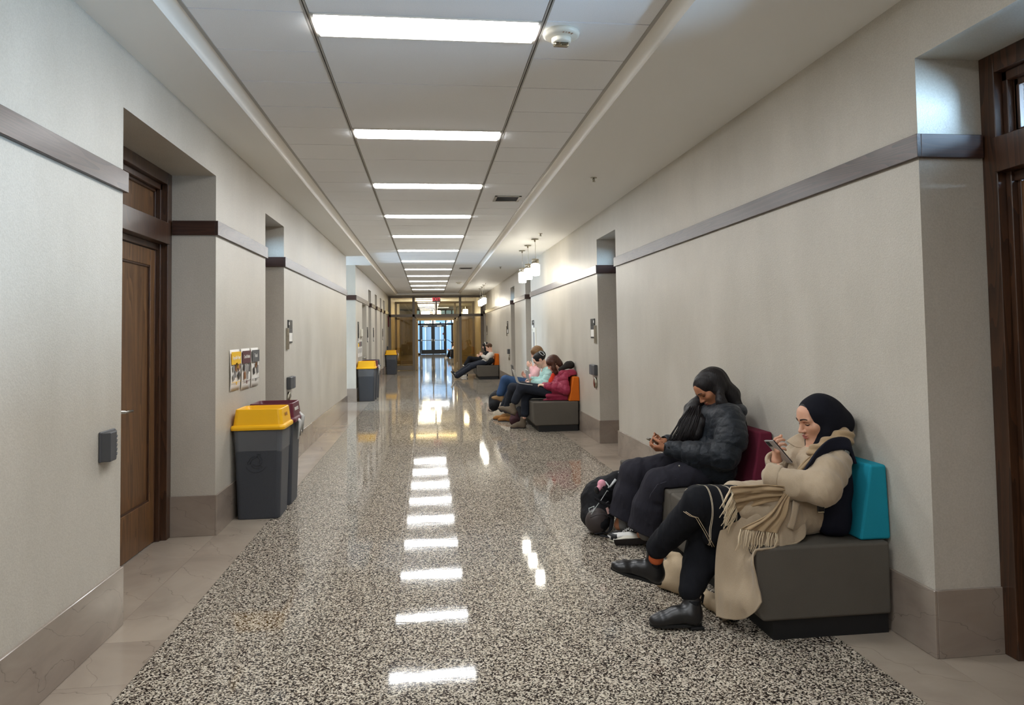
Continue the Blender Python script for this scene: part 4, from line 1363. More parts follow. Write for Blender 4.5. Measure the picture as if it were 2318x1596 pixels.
# ------------------------------------------------------------------ anatomy
def head_solid(S, C, R, s=1.0, neck_to=None, ears=True):
    w = lambda f, l, u: C + R @ (np.array([f, l, u]) * s)
    S.ell(w(-0.012, 0, 0.035), np.array([0.096, 0.075, 0.084]) * s, R, 0.02)
    S.ell(w(0.030, 0, -0.032), np.array([0.060, 0.057, 0.080]) * s, R, 0.03)
    for g in (-1, 1):
        S.cap(w(-0.005, g * 0.052, -0.055), w(0.058, g * 0.016, -0.098), 0.018 * s, 0.015 * s, 0.03)
        S.ell(w(0.052, g * 0.042, -0.022), np.array([0.026, 0.024, 0.022]) * s, R, 0.03)
        S.cap(w(0.078, g * 0.046, 0.018), w(0.088, g * 0.012, 0.020), 0.010 * s, 0.011 * s, 0.018)
    S.ell(w(0.070, 0, 0.048), np.array([0.022, 0.045, 0.035]) * s, R, 0.03)
    S.cap(w(0.068, 0, -0.100), w(0.072, 0, -0.096), 0.018 * s, 0.016 * s, 0.02)
    for g in (-1, 1):
        S.ell(w(0.097, g * 0.033, 0.000), np.array([0.018, 0.018, 0.011]) * s, R, 0.014, -1)
        S.ell(w(0.070, g * 0.032, -0.001), np.array([0.0145, 0.0155, 0.0125]) * s, R, 0.003)
    S.cap(w(0.086, 0, 0.010), w(0.110, 0, -0.033), 0.0075 * s, 0.0105 * s, 0.012)
    for g in (-1, 1):
        S.ell(w(0.098, g * 0.0115, -0.037), np.array([0.012, 0.0075, 0.008]) * s, R, 0.006)
    S.ell(w(0.087, 0, -0.061), np.array([0.0115, 0.022, 0.0062]) * s, R, 0.006)
    S.ell(w(0.085, 0, -0.072), np.array([0.0115, 0.019, 0.0075]) * s, R, 0.006)
    S.cap(w(0.099, -0.016, -0.0662), w(0.099, 0.016, -0.0662), 0.0022 * s, None, 0.004, -1)
    if ears:
        for g in (-1, 1):
            S.ell(w(-0.012, g * 0.077, -0.004), np.array([0.019, 0.009, 0.031]) * s, R, 0.008)
            S.ell(w(-0.008, g * 0.086, -0.002), np.array([0.009, 0.006, 0.018]) * s, R, 0.006, -1)
    if neck_to is not None:
        S.cap(w(-0.028, 0, -0.045), neck_to, 0.050 * s, 0.056 * s, 0.03)

def surf_at(S, C, R, s, l, u):
    """point of the face skin at head-local (l, u), searched from the front"""
    f = np.linspace(0.135, 0.02, 60) * s
    P = C + (R @ np.stack([f, np.full_like(f, l * s), np.full_like(f, u * s)]) ).T
    d = S.ev(P, 0.3)
    k = np.argmax(d < 0) if (d < 0).any() else 30
    if k > 0 and d[k] < 0:
        t = d[k - 1] / (d[k - 1] - d[k]); ff = f[k - 1] + t * (f[k] - f[k - 1])
    else: ff = f[k]
    return C + R @ np.array([ff + 0.0012, l * s, u * s])

def face_patch(S, C, R, s, name, mat, parent, center, half, nu=12, lift=0.0):
    """thin strip on the face: center(t) -> (l, u), half(t) -> half height"""
    P = []
    for j in (-1, 0, 1):
        row = []
        for i in range(nu + 1):
            t = i / nu
            l, u = center(t)
            row.append(surf_at(S, C, R, s, l, u + j * half(t)) + R @ np.array([lift + (0.0006 if j == 0 else 0), 0, 0]))
        P.append(row)
    return MB().grid(P).build(name, mat, parent, solid=0.0012)

def face_details(S, C, R, s, parent, brow='brow_dark', lip='lip_red', open_eye=False):
    for g in (-1, 1):
        face_patch(S, C, R, s, 'eyebrow', brow, parent, lambda t: (g * (0.012 + 0.040 * t), 0.0245 + 0.008 * math.sin(2.2 * t) - 0.006 * t), lambda t: 0.0034 * (1 - 0.65 * t) + 0.0006)
        face_patch(S, C, R, s, 'eyelashes', 'lash_dark', parent, lambda t: (g * (0.0175 + 0.032 * t), -0.0035 - 0.0035 * math.sin(math.pi * t) + 0.003 * t), lambda t: 0.0012 + 0.0016 * math.sin(math.pi * t))
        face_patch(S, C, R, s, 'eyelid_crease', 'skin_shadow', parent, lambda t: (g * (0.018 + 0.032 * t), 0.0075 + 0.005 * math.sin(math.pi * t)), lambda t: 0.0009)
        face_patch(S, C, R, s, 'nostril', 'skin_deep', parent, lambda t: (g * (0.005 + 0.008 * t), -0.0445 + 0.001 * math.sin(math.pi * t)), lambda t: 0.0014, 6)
    face_patch(S, C, R, s, 'upper_lip', lip, parent, lambda t: (-0.022 + 0.044 * t, -0.0615 + 0.0015 * math.cos(4 * math.pi * t)), lambda t: 0.0003 + 0.0042 * math.sin(math.pi * t) ** 0.8)
    face_patch(S, C, R, s, 'lower_lip', lip, parent, lambda t: (-0.020 + 0.040 * t, -0.0715), lambda t: 0.0003 + 0.0055 * math.sin(math.pi * t) ** 0.8)

def hand_solid(S, w, f, n, right, curl=(0.5, 0.6, 0.5), sc=1.0, thumb=(0.55, 0.55, 0.5), spread=1.0):
    """w wrist, f finger direction, n direction the palm faces; the thumb leaves the side of the palm"""
    f = unit(f); n = unit(n - f * np.dot(n, f))
    t = np.cross(f, n) if right else np.cross(n, f)      # towards the thumb
    kn = []
    offs = np.array([0.029, 0.0095, -0.010, -0.028]) * sc
    lens = np.array([0.066, 0.074, 0.069, 0.054]) * sc
    S.cap(w - f * 0.02 * sc, w + f * 0.012 * sc, 0.023 * sc, 0.024 * sc, 0.02)
    for i in range(4):
        base = w + f * (0.012 * sc) + t * offs[i] * 0.62
        k = w + f * (0.083 - 0.006 * abs(i - 1)) * sc + t * offs[i] - n * 0.002
        S.cap(base, k, 0.0135 * sc, 0.0108 * sc, 0.014)
        kn.append(k)
    for i in range(4):
        a = 0.0; p = kn[i]
        side = t * (0.08 * (1.5 - i) * spread)
        r0 = (0.0094 if i < 3 else 0.0082) * sc
        for j, (fr, c) in enumerate(zip((0.46, 0.30, 0.24), curl)):
            a += c * (1 + 0.06 * i)
            d = unit(math.cos(a) * f + math.sin(a) * n + side)
            q = p + d * lens[i] * fr
            S.cap(p, q, r0 * (1 - 0.09 * j), r0 * (0.93 - 0.09 * j), 0.004)
            p = q
    b0 = w + f * 0.022 * sc + t * 0.022 * sc + n * 0.006
    d1 = unit(thumb[0] * t + thumb[1] * f + thumb[2] * n)
    b1 = b0 + d1 * 0.040 * sc
    d2 = unit(0.25 * thumb[0] * t + 1.0 * f + thumb[2] * n)
    b2 = b1 + d2 * 0.030 * sc
    b3 = b2 + unit(d2 + 0.25 * n - 0.2 * t) * 0.024 * sc
    S.cap(b0, b1, 0.0150 * sc, 0.0112 * sc, 0.014)
    S.cap(b1, b2, 0.0108 * sc, 0.0100 * sc, 0.005)
    S.cap(b2, b3, 0.0098 * sc, 0.0082 * sc, 0.004)
    return kn

def slab(name, mat, c, R, sx, sy, sz, parent=None, bevel=0.0, seg=2):
    """box with its own axes R (columns)"""
    o = MB().box(-sx / 2, sx / 2, -sy / 2, sy / 2, -sz / 2, sz / 2)
    o.v = [tuple(np.asarray(c) + R @ np.array(p)) for p in o.v]
    return o.build(name, mat, parent, bevel, seg)

def ribbon(name, mat, pts, wdir, width, parent=None, thick=0.004, n=24, fold=0.0, seed=0, nv=6, sag=0.0):
    """cloth strip along pts; width direction and width may vary"""
    pts = np.array(pts, float)
    m = len(pts)
    wd = np.array([unit(w) for w in (wdir if np.ndim(wdir) == 2 else [wdir] * m)])
    ww = np.array(width if hasattr(width, '__len__') else [width] * m, float)
    t = np.linspace(0, m - 1, n)
    def cr(A):
        i = np.clip(t.astype(int), 0, m - 2); u = (t - i)[:, None]
        p0, p1, p2, p3 = A[np.maximum(i - 1, 0)], A[i], A[i + 1], A[np.minimum(i + 2, m - 1)]
        return 0.5 * ((2 * p1) + (-p0 + p2) * u + (2 * p0 - 5 * p1 + 4 * p2 - p3) * u ** 2 + (-p0 + 3 * p1 - 3 * p2 + p3) * u ** 3)
    C = cr(pts); Wd = cr(wd); Wd /= np.linalg.norm(Wd, axis=1)[:, None]; Wl = cr(ww[:, None])[:, 0]
    T = np.gradient(C, axis=0); N = np.cross(Wd, T); N /= np.linalg.norm(N, axis=1)[:, None] + 1e-9
    P = []
    r = np.random.RandomState(seed)
    ph = r.uniform(0, 6.28, 3)
    for i in range(n):
        row = []
        for j in range(nv + 1):
            v = j / nv - 0.5
            dz = fold * (math.sin(19 * v + ph[0] + 0.7 * math.sin(i * 0.3 + ph[1])) + 0.5 * math.sin(33 * v + ph[2] + 0.8 * math.sin(i * 0.22))) - sag * (4 * v * v)
            row.append(C[i] + Wd[i] * Wl[i] * v + N[i] * dz)
        P.append(row)
    o = MB().grid(P).build(name, mat, parent, solid=thick)
    return o, P

# ================================================================== PEOPLE
def skin(name, c, c2):
    t = NT(name); v = t.coords()
    t.l(t.ramp(t.noise(v, 14, 3), [(0.3, c), (0.7, c2)]), t.b.inputs['Base Color'])
    t.set(rough=0.5, sss=0.12, spec=0.35)
    t.b.inputs['Subsurface Radius'].default_value = (0.012, 0.005, 0.003)
    return t.m
skin('skin_fair', srgb(206, 156, 128), srgb(216, 168, 142))
skin('skin_tan', srgb(168, 112, 82), srgb(182, 126, 94))
skin('skin_pale', srgb(228, 182, 160), srgb(238, 196, 176))
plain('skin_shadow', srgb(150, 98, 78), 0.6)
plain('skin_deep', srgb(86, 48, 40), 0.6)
plain('lip_red', srgb(178, 100, 92), 0.45)
plain('lip_brown', srgb(140, 76, 66), 0.45)
plain('brow_dark', srgb(38, 28, 24), 0.8)
plain('lash_dark', srgb(22, 16, 15), 0.7)
plain('eye_white', srgb(226, 218, 210), 0.3)
def hairmat(name, a, b, rough=0.42):
    t = NT(name); v = t.coords((60, 60, 6))
    n = t.noise(v, 2.5, 3)
    t.l(t.ramp(n, [(0.3, a), (0.7, b)]), t.b.inputs['Base Color'])
    t.set(rough=rough, spec=0.3); t.bump(n, 0.5, 0.006)
    return t.m
hairmat('hair_black', srgb(14, 13, 15), srgb(30, 29, 32), 0.55)
hairmat('hair_dark', srgb(15, 13, 14), srgb(36, 31, 32), 0.5)
hairmat('hair_brown', srgb(58, 32, 24), srgb(92, 56, 42))
hairmat('hair_light', srgb(104, 76, 50), srgb(136, 104, 72))
hairmat('hair_boy', srgb(66, 44, 30), srgb(98, 70, 48))
fabric('hijab_navy', srgb(15, 16, 26), 0.15, 400, 0.85, 0.1)
fabric('coat_beige', srgb(176, 158, 134), 0.07, 240, 0.95, 0.25, 0.25)
fabric('scarf_tan', srgb(166, 142, 110), 0.08, 300, 0.95, 0.35, 0.2, 12)
fabric('fringe_cream', srgb(214, 196, 166), 0.08, 300, 0.95, 0.2)
fabric('trouser_black', srgb(19, 20, 25), 0.12, 220, 0.92, 0.2)
fabric('denim_black', srgb(42, 41, 49), 0.14, 300, 0.9, 0.35)
fabric('denim_seam', srgb(74, 72, 82), 0.1, 300, 0.9, 0.3)
fabric('denim_blue', srgb(52, 76, 112), 0.14, 200, 0.9, 0.3)
fabric('denim_dark', srgb(40, 44, 54), 0.14, 200, 0.9, 0.3)
fabric('pack_black', srgb(24, 24, 28), 0.15, 200, 0.75, 0.25)
t = NT('pack_sheen'); t.set(color=srgb(66, 58, 57), rough=0.5, spec=0.4)
fabric('pack_navy', srgb(18, 20, 34), 0.12, 200, 0.8, 0.25)
fabric('strap_cream', srgb(206, 192, 160), 0.06, 200, 0.85, 0.2)
fabric('tote_beige', srgb(182, 162, 134), 0.06, 140, 0.8, 0.15)
fabric('hoodie_grey', srgb(196, 192, 184), 0.06, 120, 0.92, 0.2)
fabric('knit_pink', srgb(222, 176, 180), 0.06, 120, 0.92, 0.2)
fabric('shirt_red', srgb(212, 62, 40), 0.06, 120, 0.9, 0.2)
fabric('hood_charcoal', srgb(52, 48, 46), 0.1, 120, 0.95, 0.3)
fabric('suede_tan', srgb(150, 104, 58), 0.08, 150, 0.9, 0.2)
fabric('hiking_tan', srgb(140, 112, 78), 0.1, 150, 0.85, 0.25)
fabric('hiking_grey', srgb(112, 100, 86), 0.1, 150, 0.85, 0.25)
fabric('sock_rust', srgb(184, 92, 52), 0.15, 150, 0.9, 0.2)
fabric('sock_grey', srgb(120, 118, 116), 0.2, 200, 0.9, 0.2)
def nylon(name, c, c2):
    t = NT(name); v = t.coords(); n = t.noise(v, 16, 4, 0.6)
    t.l(t.ramp(n, [(0.3, c), (0.7, c2)]), t.b.inputs['Base Color'])
    t.set(rough=0.52, spec=0.35, sheen=0.1); t.bump(t.noise(v, 60, 4, 0.65), 0.4, 0.012); return t.m
nylon('puffer_black', srgb(17, 22, 29), srgb(27, 34, 43))
nylon('puffer_mint', srgb(158, 204, 200), srgb(182, 220, 216))
nylon('jacket_wine', srgb(140, 32, 62), srgb(162, 46, 78))
t = NT('leather_black'); v = t.coords(); n = t.noise(v, 30, 3)
t.set(color=srgb(26, 25, 26), rough=0.34, spec=0.5); t.bump(n, 0.15, 0.004)
fabric('elastic_black', srgb(20, 20, 22), 0.1, 300, 0.85, 0.4)
plain('sole_black', srgb(18, 18, 18), 0.7)
plain('sole_white', srgb(214, 208, 194), 0.6)
plain('sole_tread', srgb(52, 46, 46), 0.8)
plain('shoe_white', srgb(226, 224, 220), 0.5)
plain('shoe_black', srgb(26, 26, 28), 0.5)
plain('phone_body', srgb(48, 42, 44), 0.3)
plain('phone_case', srgb(190, 186, 184), 0.25)
plain('phone_gold', srgb(150, 130, 96), 0.3)
plain('laptop_silver', srgb(196, 196, 194), 0.35, metal=0.5)
plain('laptop_dark', srgb(40, 42, 48), 0.4)
plain('key_dark', srgb(40, 40, 44), 0.6)
fabric('wine_dark', srgb(70, 44, 50), 0.12, 120, 0.85, 0.3)
plain('pink_plush', srgb(228, 160, 176), 0.9)
plain('tag_pink', srgb(222, 178, 170), 0.7)
plain('cable_grey', srgb(196, 200, 200), 0.5)
# black skirt cloth with pairs of cream stripes
t = NT('skirt_stripe')
tc = t.n('ShaderNodeTexCoord'); sp = t.n('ShaderNodeSeparateXYZ'); t.l(tc.outputs['Object'], sp.inputs[0])
fx = t.math('FRACT', t.math('MULTIPLY', t.math('ADD', sp.outputs[0], 0.012), 1 / 0.0575))
def band(lo, hi): return t.math('MULTIPLY', t.math('GREATER_THAN', fx, lo), t.math('LESS_THAN', fx, hi))
m2 = t.math('ADD', band(0.40, 0.44), band(0.49, 0.53))
t.l(t.mixc(m2, srgb(18, 19, 24), srgb(216, 204, 180)), t.b.inputs['Base Color']); t.set(rough=0.92, spec=0.2)

def cloth(name, mat, pts, parent, nu=28, nv=28, thick=0.006, fold=0.006, fs=20, seed=1, stretch=(1, 1, 1), clear=0):
    """draped cloth through a coarse grid of points"""
    A = np.array(pts, float)
    def up(A, n):
        m = len(A); t = np.linspace(0, m - 1, n); i = np.clip(t.astype(int), 0, m - 2); u = (t - i).reshape(-1, *([1] * (A.ndim - 1)))
        p0, p1, p2, p3 = A[np.maximum(i - 1, 0)], A[i], A[i + 1], A[np.minimum(i + 2, m - 1)]
        return 0.5 * ((2 * p1) + (-p0 + p2) * u + (2 * p0 - 5 * p1 + 4 * p2 - p3) * u ** 2 + (-p0 + 3 * p1 - 3 * p2 + p3) * u ** 3)
    B = up(A, nu); B = np.swapaxes(up(np.swapaxes(B, 0, 1), nv), 0, 1)
    du, dv = np.gradient(B, axis=0), np.gradient(B, axis=1)
    N = np.cross(du, dv); N /= np.linalg.norm(N, axis=2)[..., None] + 1e-9
    B = B + N * (fold * wob(B.reshape(-1, 3), fs, seed, 2, stretch)).reshape(B.shape[:2])[..., None]
    if clear:
        k = (B[..., 0] > 1.55 - clear) & (B[..., 2] < 0.445 + clear) & (B[..., 1] > 3.285 - clear)
        dz = 0.445 + clear - B[..., 2]; dx = B[..., 0] - 1.55 + clear; dy = B[..., 1] - 3.285 + clear
        m_ = np.minimum(np.minimum(dz, dx), dy)
        B[..., 2][k & (dz == m_)] = 0.445 + clear; B[..., 0][k & (dx == m_) & (dz != m_)] = 1.55 - clear
        B[..., 1][k & (dy == m_) & (dz != m_) & (dx != m_)] = 3.285 - clear
    return MB().grid(B).build(name, mat, parent, solid=thick)

def shoe(parent, heel, toe, up, top, kind, mats, vox=0.005, side=None, wide=1.0):
    """heel, toe: ends of the sole underside; top: centre of the opening"""
    heel, toe = np.asarray(heel, float), np.asarray(toe, float)
    f = unit(toe - heel); u = unit(np.asarray(up, float) - f * np.dot(up, f)); l = np.cross(u, f)
    L = np.linalg.norm(toe - heel); R = np.array([f, l, u]).T
    w = lambda a, b, c: heel + f * a + l * b + u * c
    th = {'boot': 0.016, 'sneaker': 0.026, 'hiking': 0.024, 'clog': 0.016, 'skate': 0.024}[kind]
    S = Solid()
    S.ell(w(0.040, 0, 0.05), np.array([0.040, 0.033 * wide, 0.045]), R, 0.02)
    S.cap(w(0.05, 0, 0.048), w(L - 0.075, 0, 0.038), 0.035 * wide, 0.037 * wide, 0.03)
    S.ell(w(L - 0.055, 0, 0.030), np.array([0.052, 0.041 * wide, 0.030 if kind != 'boot' else 0.026]), R, 0.025)
    if kind in ('boot', 'hiking'):
        S.ell(w(L * 0.42, 0, 0.066), np.array([0.062, 0.034, 0.036]), R, 0.03)
    if kind == 'boot':
        S.ell(w(L - 0.035, 0, 0.024), np.array([0.032, 0.028, 0.021]), R, 0.02)
    if top is not None:
        top = np.asarray(top, float)
        S.cap(w(0.050, 0, 0.055), top, 0.040 * wide, (0.047 if kind in ('boot', 'hiking') else 0.041) * wide, 0.035)
        ax = unit(top - w(0.05, 0, 0.05))
        S.cut(top, ax)
    S.cut(w(0, 0, th * 0.55), -u)
    V = S.mesh(vox)
    V.push(0.0016 * wob(V.V, 45, 3, 2))
    fm = None
    if kind == 'sneaker':
        fc = (V.V[V.F].mean(1) - heel) @ R
        blk = (fc[:, 0] < 0.045) | ((fc[:, 0] > L - 0.035) & (fc[:, 2] < 0.042)) | ((fc[:, 2] > 0.058) & (fc[:, 0] > 0.075) & (np.abs(fc[:, 1]) > 0.016)) | (fc[:, 2] > 0.088)
        fm = blk.astype(int)
    parent = V.build('boot' if kind in ('boot', 'hiking') else 'shoe', [mats[0], mats[2]] if fm is not None else mats[0], parent, fm)
    # sole: foot-shaped outline
    out = []
    for q in range(28):
        a = 2 * math.pi * q / 28
        x = math.cos(a); yv = math.sin(a)
        xx = L / 2 + (L / 2) * x
        tpr = 0.034 + 0.010 * math.exp(-((xx - L * 0.72) / 0.06) ** 2) - 0.006 * math.exp(-((xx - L * 0.42) / 0.05) ** 2)
        out.append((xx, tpr * wide * yv * (1.0 if abs(x) < 0.8 else 1.0)))
    m = MB()
    secs = [[tuple(w(p[0] * (1 if j else 0.99) + (0.002 if j == 0 else 0), p[1] * (0.97, 1.0, 1.0, 0.95)[j], (0.0, 0.003, th * 0.85, th)[j])) for p in out] for j in range(4)]
    loft(m, secs, True, True, False)
    if kind == 'boot':
        pass
    m.build('sole', mats[1], parent, 0.002, 1)
    if kind == 'boot':
        h = MB()
        hs = [[tuple(w(0.004 + 0.062 * (p[0] / L) , p[1] * 0.95, z)) for p in out] for z in (-0.012, 0.002)]
        # elastic gusset on both sides and a pull tab behind
        for g in (-1, 1):
            P = []
            for i in range(8):
                tt = i / 7
                c = w(0.052, 0, 0.05) * (1 - tt) + (top - ax * 0.004) * tt
                row = []
                for q in range(6):
                    aa = (q / 5 - 0.5) * (0.6 + 0.5 * tt)
                    rr = 0.0415 + 0.0065 * tt
                    row.append(c + rr * (g * l * math.cos(aa) + f * math.sin(aa)))
                P.append(row)
            h2 = MB().grid(P).build('elastic_gusset', mats[2], parent, solid=0.003)
        MB().tube([top - f * 0.045 - u * 0.02, top - f * 0.052 + u * 0.022, top - f * 0.058 + u * 0.01, top - f * 0.05 - u * 0.03], 0.004, 6).build('pull_tab', mats[2], parent)
    if kind in ('hiking', 'sneaker', 'skate') and len(mats) > 2:
        lm = MB()
        for q in range(5):
            tt = q / 4
            c = w(L - 0.105 - 0.055 * tt, 0, 0.066 + 0.035 * tt)
            lm.tube([c + l * 0.026 - u * 0.008, c + u * 0.004, c - l * 0.026 - u * 0.008], 0.0035, 5)
        lm.build('laces', mats[2], parent)
    return w, L, parent

def quilt(V, segs, sp, amp, seed=1, fine=0.004):
    s, which, dist = along(V.V, segs)
    ph = s / sp + 0.12 * wob(V.V, 9, seed, 2)
    prof = np.abs(np.sin(np.pi * ph)) ** 0.55
    return V.push(amp * (prof - 0.75) + fine * wob(V.V, 26, seed + 1, 3) * (0.4 + 0.6 * prof) + 0.5 * fine * (1 - 2.2 * np.abs(wob(V.V, 48, seed + 5, 2))))

def phone(name, label, c, R, body, case, L=0.152, W=0.074):
    p = wthing(name, label, 'phone', c - R @ vec(0, L / 2, 0))
    p0_ = p
    p = slab('body', body, c, R, W, L, 0.009, p, 0.004, 3)
    slab('screen', 'key_dark', c + R @ vec(0, 0, 0.0048), R, W - 0.006, L - 0.008, 0.0008, p)
    slab('case_back', case, c - R @ vec(0, 0, 0.0045), R, W + 0.002, L + 0.002, 0.003, p, 0.001, 1)
    m = MB()
    slab('camera_bump', 'key_dark', c - R @ vec(-W * 0.22, -L * 0.36, 0.0068), R, 0.03, 0.034, 0.003, p, 0.004, 2)
    return p0_

# ------------------------------------------------------------------ 1: woman in the beige coat
def woman_coat():
    base = vec(1.85, 3.6, 0.0)
    P = wthing('person', 'person in a navy headscarf and beige coat, looking at a phone, on the nearest bench', 'person', base)
    C = vec(2.068, 3.60, 1.010)
    p_ = math.radians(13); y_ = math.radians(2)
    R = frame((-math.cos(p_) * math.cos(y_), -math.sin(y_), -math.sin(p_)), (-math.sin(p_), 0, math.cos(p_)))
    s = 1.04
    w = lambda f, l, u: C + R @ (np.array([f, l, u]) * s)
    shN, elN, wrN = vec(2.055, 3.43, 0.800), at(1866, 1104, 3.27), at(1742, 1080, 3.44)
    shF, elF, wrF = vec(2.055, 3.77, 0.795), at(1762, 1100, 3.78), at(1757, 1043, 3.63)
    hN, kN, aN = vec(1.87, 3.49, 0.55), at(1582, 1142, 3.52), at(1484, 1246, 3.72)
    hF, kF, aF = vec(1.87, 3.72, 0.545), at(1604, 1190, 3.69), at(1561, 1345, 3.53)
    B = Solid()
    head_solid(B, C, R, s, vec(2.11, 3.6, 0.85), False)
    F_ = Solid(); F_.p = list(B.p)
    B.chain([vec(2.06, 3.6, 0.80), vec(1.97, 3.6, 0.66), vec(1.86, 3.6, 0.57)], [0.085, 0.085, 0.09], 0.04)
    for a in ((shN, elN, wrN), (shF, elF, wrF)): B.chain(a, [0.045, 0.036, 0.025], 0.02)
    for a in ((hN, kN, aN), (hF, kF, aF)): B.chain(a, [0.075, 0.05, 0.033], 0.03)
    hf, hn = unit(vec(-0.30, -0.42, 0.62)), unit(vec(0.80, -0.25, 0.45))
    hand_solid(B, at(1760, 1034, 3.635), hf, hn, True, (0.75, 0.9, 0.6), 1.0)
    hand_solid(B, wrN + vec(0.075, 0.05, -0.005), vec(-0.05, 0.98, -0.05), vec(1, 0.05, 0), False, (0.2, 0.3, 0.3), 0.85)
    body = B.mesh(0.0045).build('body', 'skin_fair', P)
    face_details(F_, C, R, s, body)
    # hair edge under the scarf
    H = Solid()
    H.ell(w(-0.010, 0, 0.037), np.array([0.100, 0.079, 0.088]) * s, R)
    H.cut(w(0.078, 0, 0.064), R @ unit(vec(0.50, 0, -0.86)))
    H.cut(w(0.0, 0, 0.03), R @ vec(0, 0, -1))
    H.mesh(0.006).build('hair', 'hair_black', P)
    # headscarf
    K = Solid()
    K.ell(w(-0.016, 0, 0.034), np.array([0.112, 0.088, 0.095]) * s, R, 0.03)
    K.ell(vec(2.188, 3.602, 0.985), (0.062, 0.055, 0.052), None, 0.11)
    K.cap(w(-0.06, 0, -0.02), w(-0.10, 0, -0.055), 0.085, 0.075, 0.05)
    K.cap(w(-0.03, 0, -0.05), vec(2.10, 3.6, 0.86), 0.086, 0.10, 0.05)
    for g in (-1, 1): K.cap(w(-0.005, g * 0.055, -0.05), w(0.045, g * 0.025, -0.118), 0.026, 0.022, 0.03)
    K.ell(w(0.105, 0, -0.006), np.array([0.082, 0.066, 0.120]) * s, R, 0.012, -1)
    K.ell(w(0.02, 0, -0.02), np.array([0.066, 0.056, 0.088]) * s, R, 0.006, -1)
    V = K.mesh(0.005, 2); V.push(0.0022 * wob(V.V, 42, 4, 2, (1, 1, 0.5)))
    V.build('headscarf', 'hijab_navy', P)
    # coat body and sleeves
    K = Solid()
    K.cap(shN + vec(0, 0.03, -0.01), shF - vec(0, 0.03, 0.01), 0.085, None, 0.05)
    K.ell(vec(2.02, 3.6, 0.70), (0.115, 0.195, 0.15), None, 0.06)
    K.ell(vec(1.93, 3.6, 0.58), (0.14, 0.20, 0.12), None, 0.06)
    K.chain([shN, (shN + elN) / 2 + vec(-0.012, -0.012, 0.01), elN, (elN * 0.45 + wrN * 0.55) + vec(0, 0, -0.012), wrN + vec(0.02, -0.02, 0)], [0.084, 0.083, 0.075, 0.066, 0.062], 0.035)
    K.chain([shF, elF, wrF + vec(0.004, 0, -0.012)], [0.08, 0.07, 0.05], 0.03)
    K.chain([vec(1.95, 3.50, 0.535), at(1760, 1168, 3.44), at(1690, 1150, 3.45)], [0.10, 0.092, 0.075], 0.05)
    K.chain([vec(1.95, 3.70, 0.535), at(1720, 1130, 3.70), at(1660, 1118, 3.70)], [0.10, 0.085, 0.07], 0.05)
    K.cap(wrF, wrF + unit(wrF - elF) * 0.1, 0.036, 0.04, 0.004, -1)
    off_bench(K, (3.315, 3.98))
    V = K.mesh(0.0055, 2)
    sl = [[shN, elN, wrN], [shF, elF, wrF]]
    s_, wh, dd = along(V.V, sl)
    dg_ = V.V @ unit(vec(0.75, 0.2, 0.62))
    V.push(0.007 * wob(V.V, 14, 11, 3, (1, 1, 1.4)) + 0.006 * np.exp(-((s_ - 0.30) / 0.17) ** 2) * np.exp(-(dd / 0.12) ** 2) * np.sin(dg_ * 62 + 3.2 * wob(V.V, 9, 3, 2)) + 0.0035 * (1 - 2.2 * np.abs(wob(V.V, 34, 44, 3, (1, 1, 0.7)))))
    V.clear_bench((3.315, 3.98))
    coat = V.build('coat', 'coat_beige', P)
    # turned-back cuffs
    for (e, wr, rr) in ((elN, wrN, 0.066), (elF, wrF, 0.054)):
        ax = unit(wr - e)
        q = Solid().cap(wr - ax * 0.045, wr + ax * 0.0, rr + 0.004, rr + 0.002, 0.01)
        q.cap(wr - ax * 0.02, wr + ax * 0.1, rr - 0.014, rr - 0.014, 0.006, -1); q.cut(wr + ax * 0.02, ax, 0.01); q.cut(wr - ax * 0.06, -ax, 0.01)
        V = q.mesh(0.005, 1); V.push(0.003 * wob(V.V, 28, 8, 2)); V.build('cuff', 'coat_beige', coat)
    # skirt of the coat hanging over the bench
    ys = [(3.43, 3.40, 3.37, 3.35, 3.37), (3.43, 3.39, 3.345, 3.32, 3.34), (3.45, 3.41, 3.37, 3.31, 3.272), (3.45, 3.41, 3.37, 3.31, 3.266), (3.45, 3.40, 3.36, 3.30, 3.26), (3.44, 3.39, 3.35, 3.29, 3.25)]
    px = [[(1652, 1140), (1692, 1150), (1735, 1158), (1780, 1165), (1822, 1172)],
          [(1634, 1188), (1675, 1206), (1718, 1222), (1764, 1234), (1816, 1222)],
          [(1622, 1240), (1650, 1254), (1680, 1260), (1704, 1260), (1713, 1250)],
          [(1618, 1300), (1648, 1310), (1675, 1312), (1702, 1314), (1716, 1312)],
          [(1618, 1352), (1645, 1358), (1672, 1360), (1702, 1356), (1723, 1343)],
          [(1620, 1396), (1652, 1402), (1685, 1400), (1708, 1386), (1727, 1363)]]
    G = [[at(a[0], a[1], y) for a, y in zip(r, yy)] for r, yy in zip(px, ys)]
    cloth('coat_skirt', 'coat_beige', G, coat, 64, 56, 0.008, 0.011, 30, 12, (1.5, 1.5, 0.35))
    # pocket welt
    cloth('pocket_welt', 'coat_beige', [[at(1795, 1132, 3.335), at(1809, 1140, 3.335)], [at(1790, 1165, 3.33), at(1804, 1172, 3.33)], [at(1782, 1194, 3.325), at(1796, 1200, 3.325)]], coat, 8, 4, 0.006, 0.001)
    # collar and lapel
    cloth('collar', 'coat_beige', [[at(1781, 999, 3.70), at(1800, 986, 3.70), at(1826, 975, 3.68)], [at(1790, 1006, 3.67), at(1808, 1000, 3.655), at(1834, 996, 3.64)], [at(1802, 1013, 3.64), at(1820, 1016, 3.62), at(1840, 1020, 3.60)]], coat, 14, 12, 0.008, 0.002)
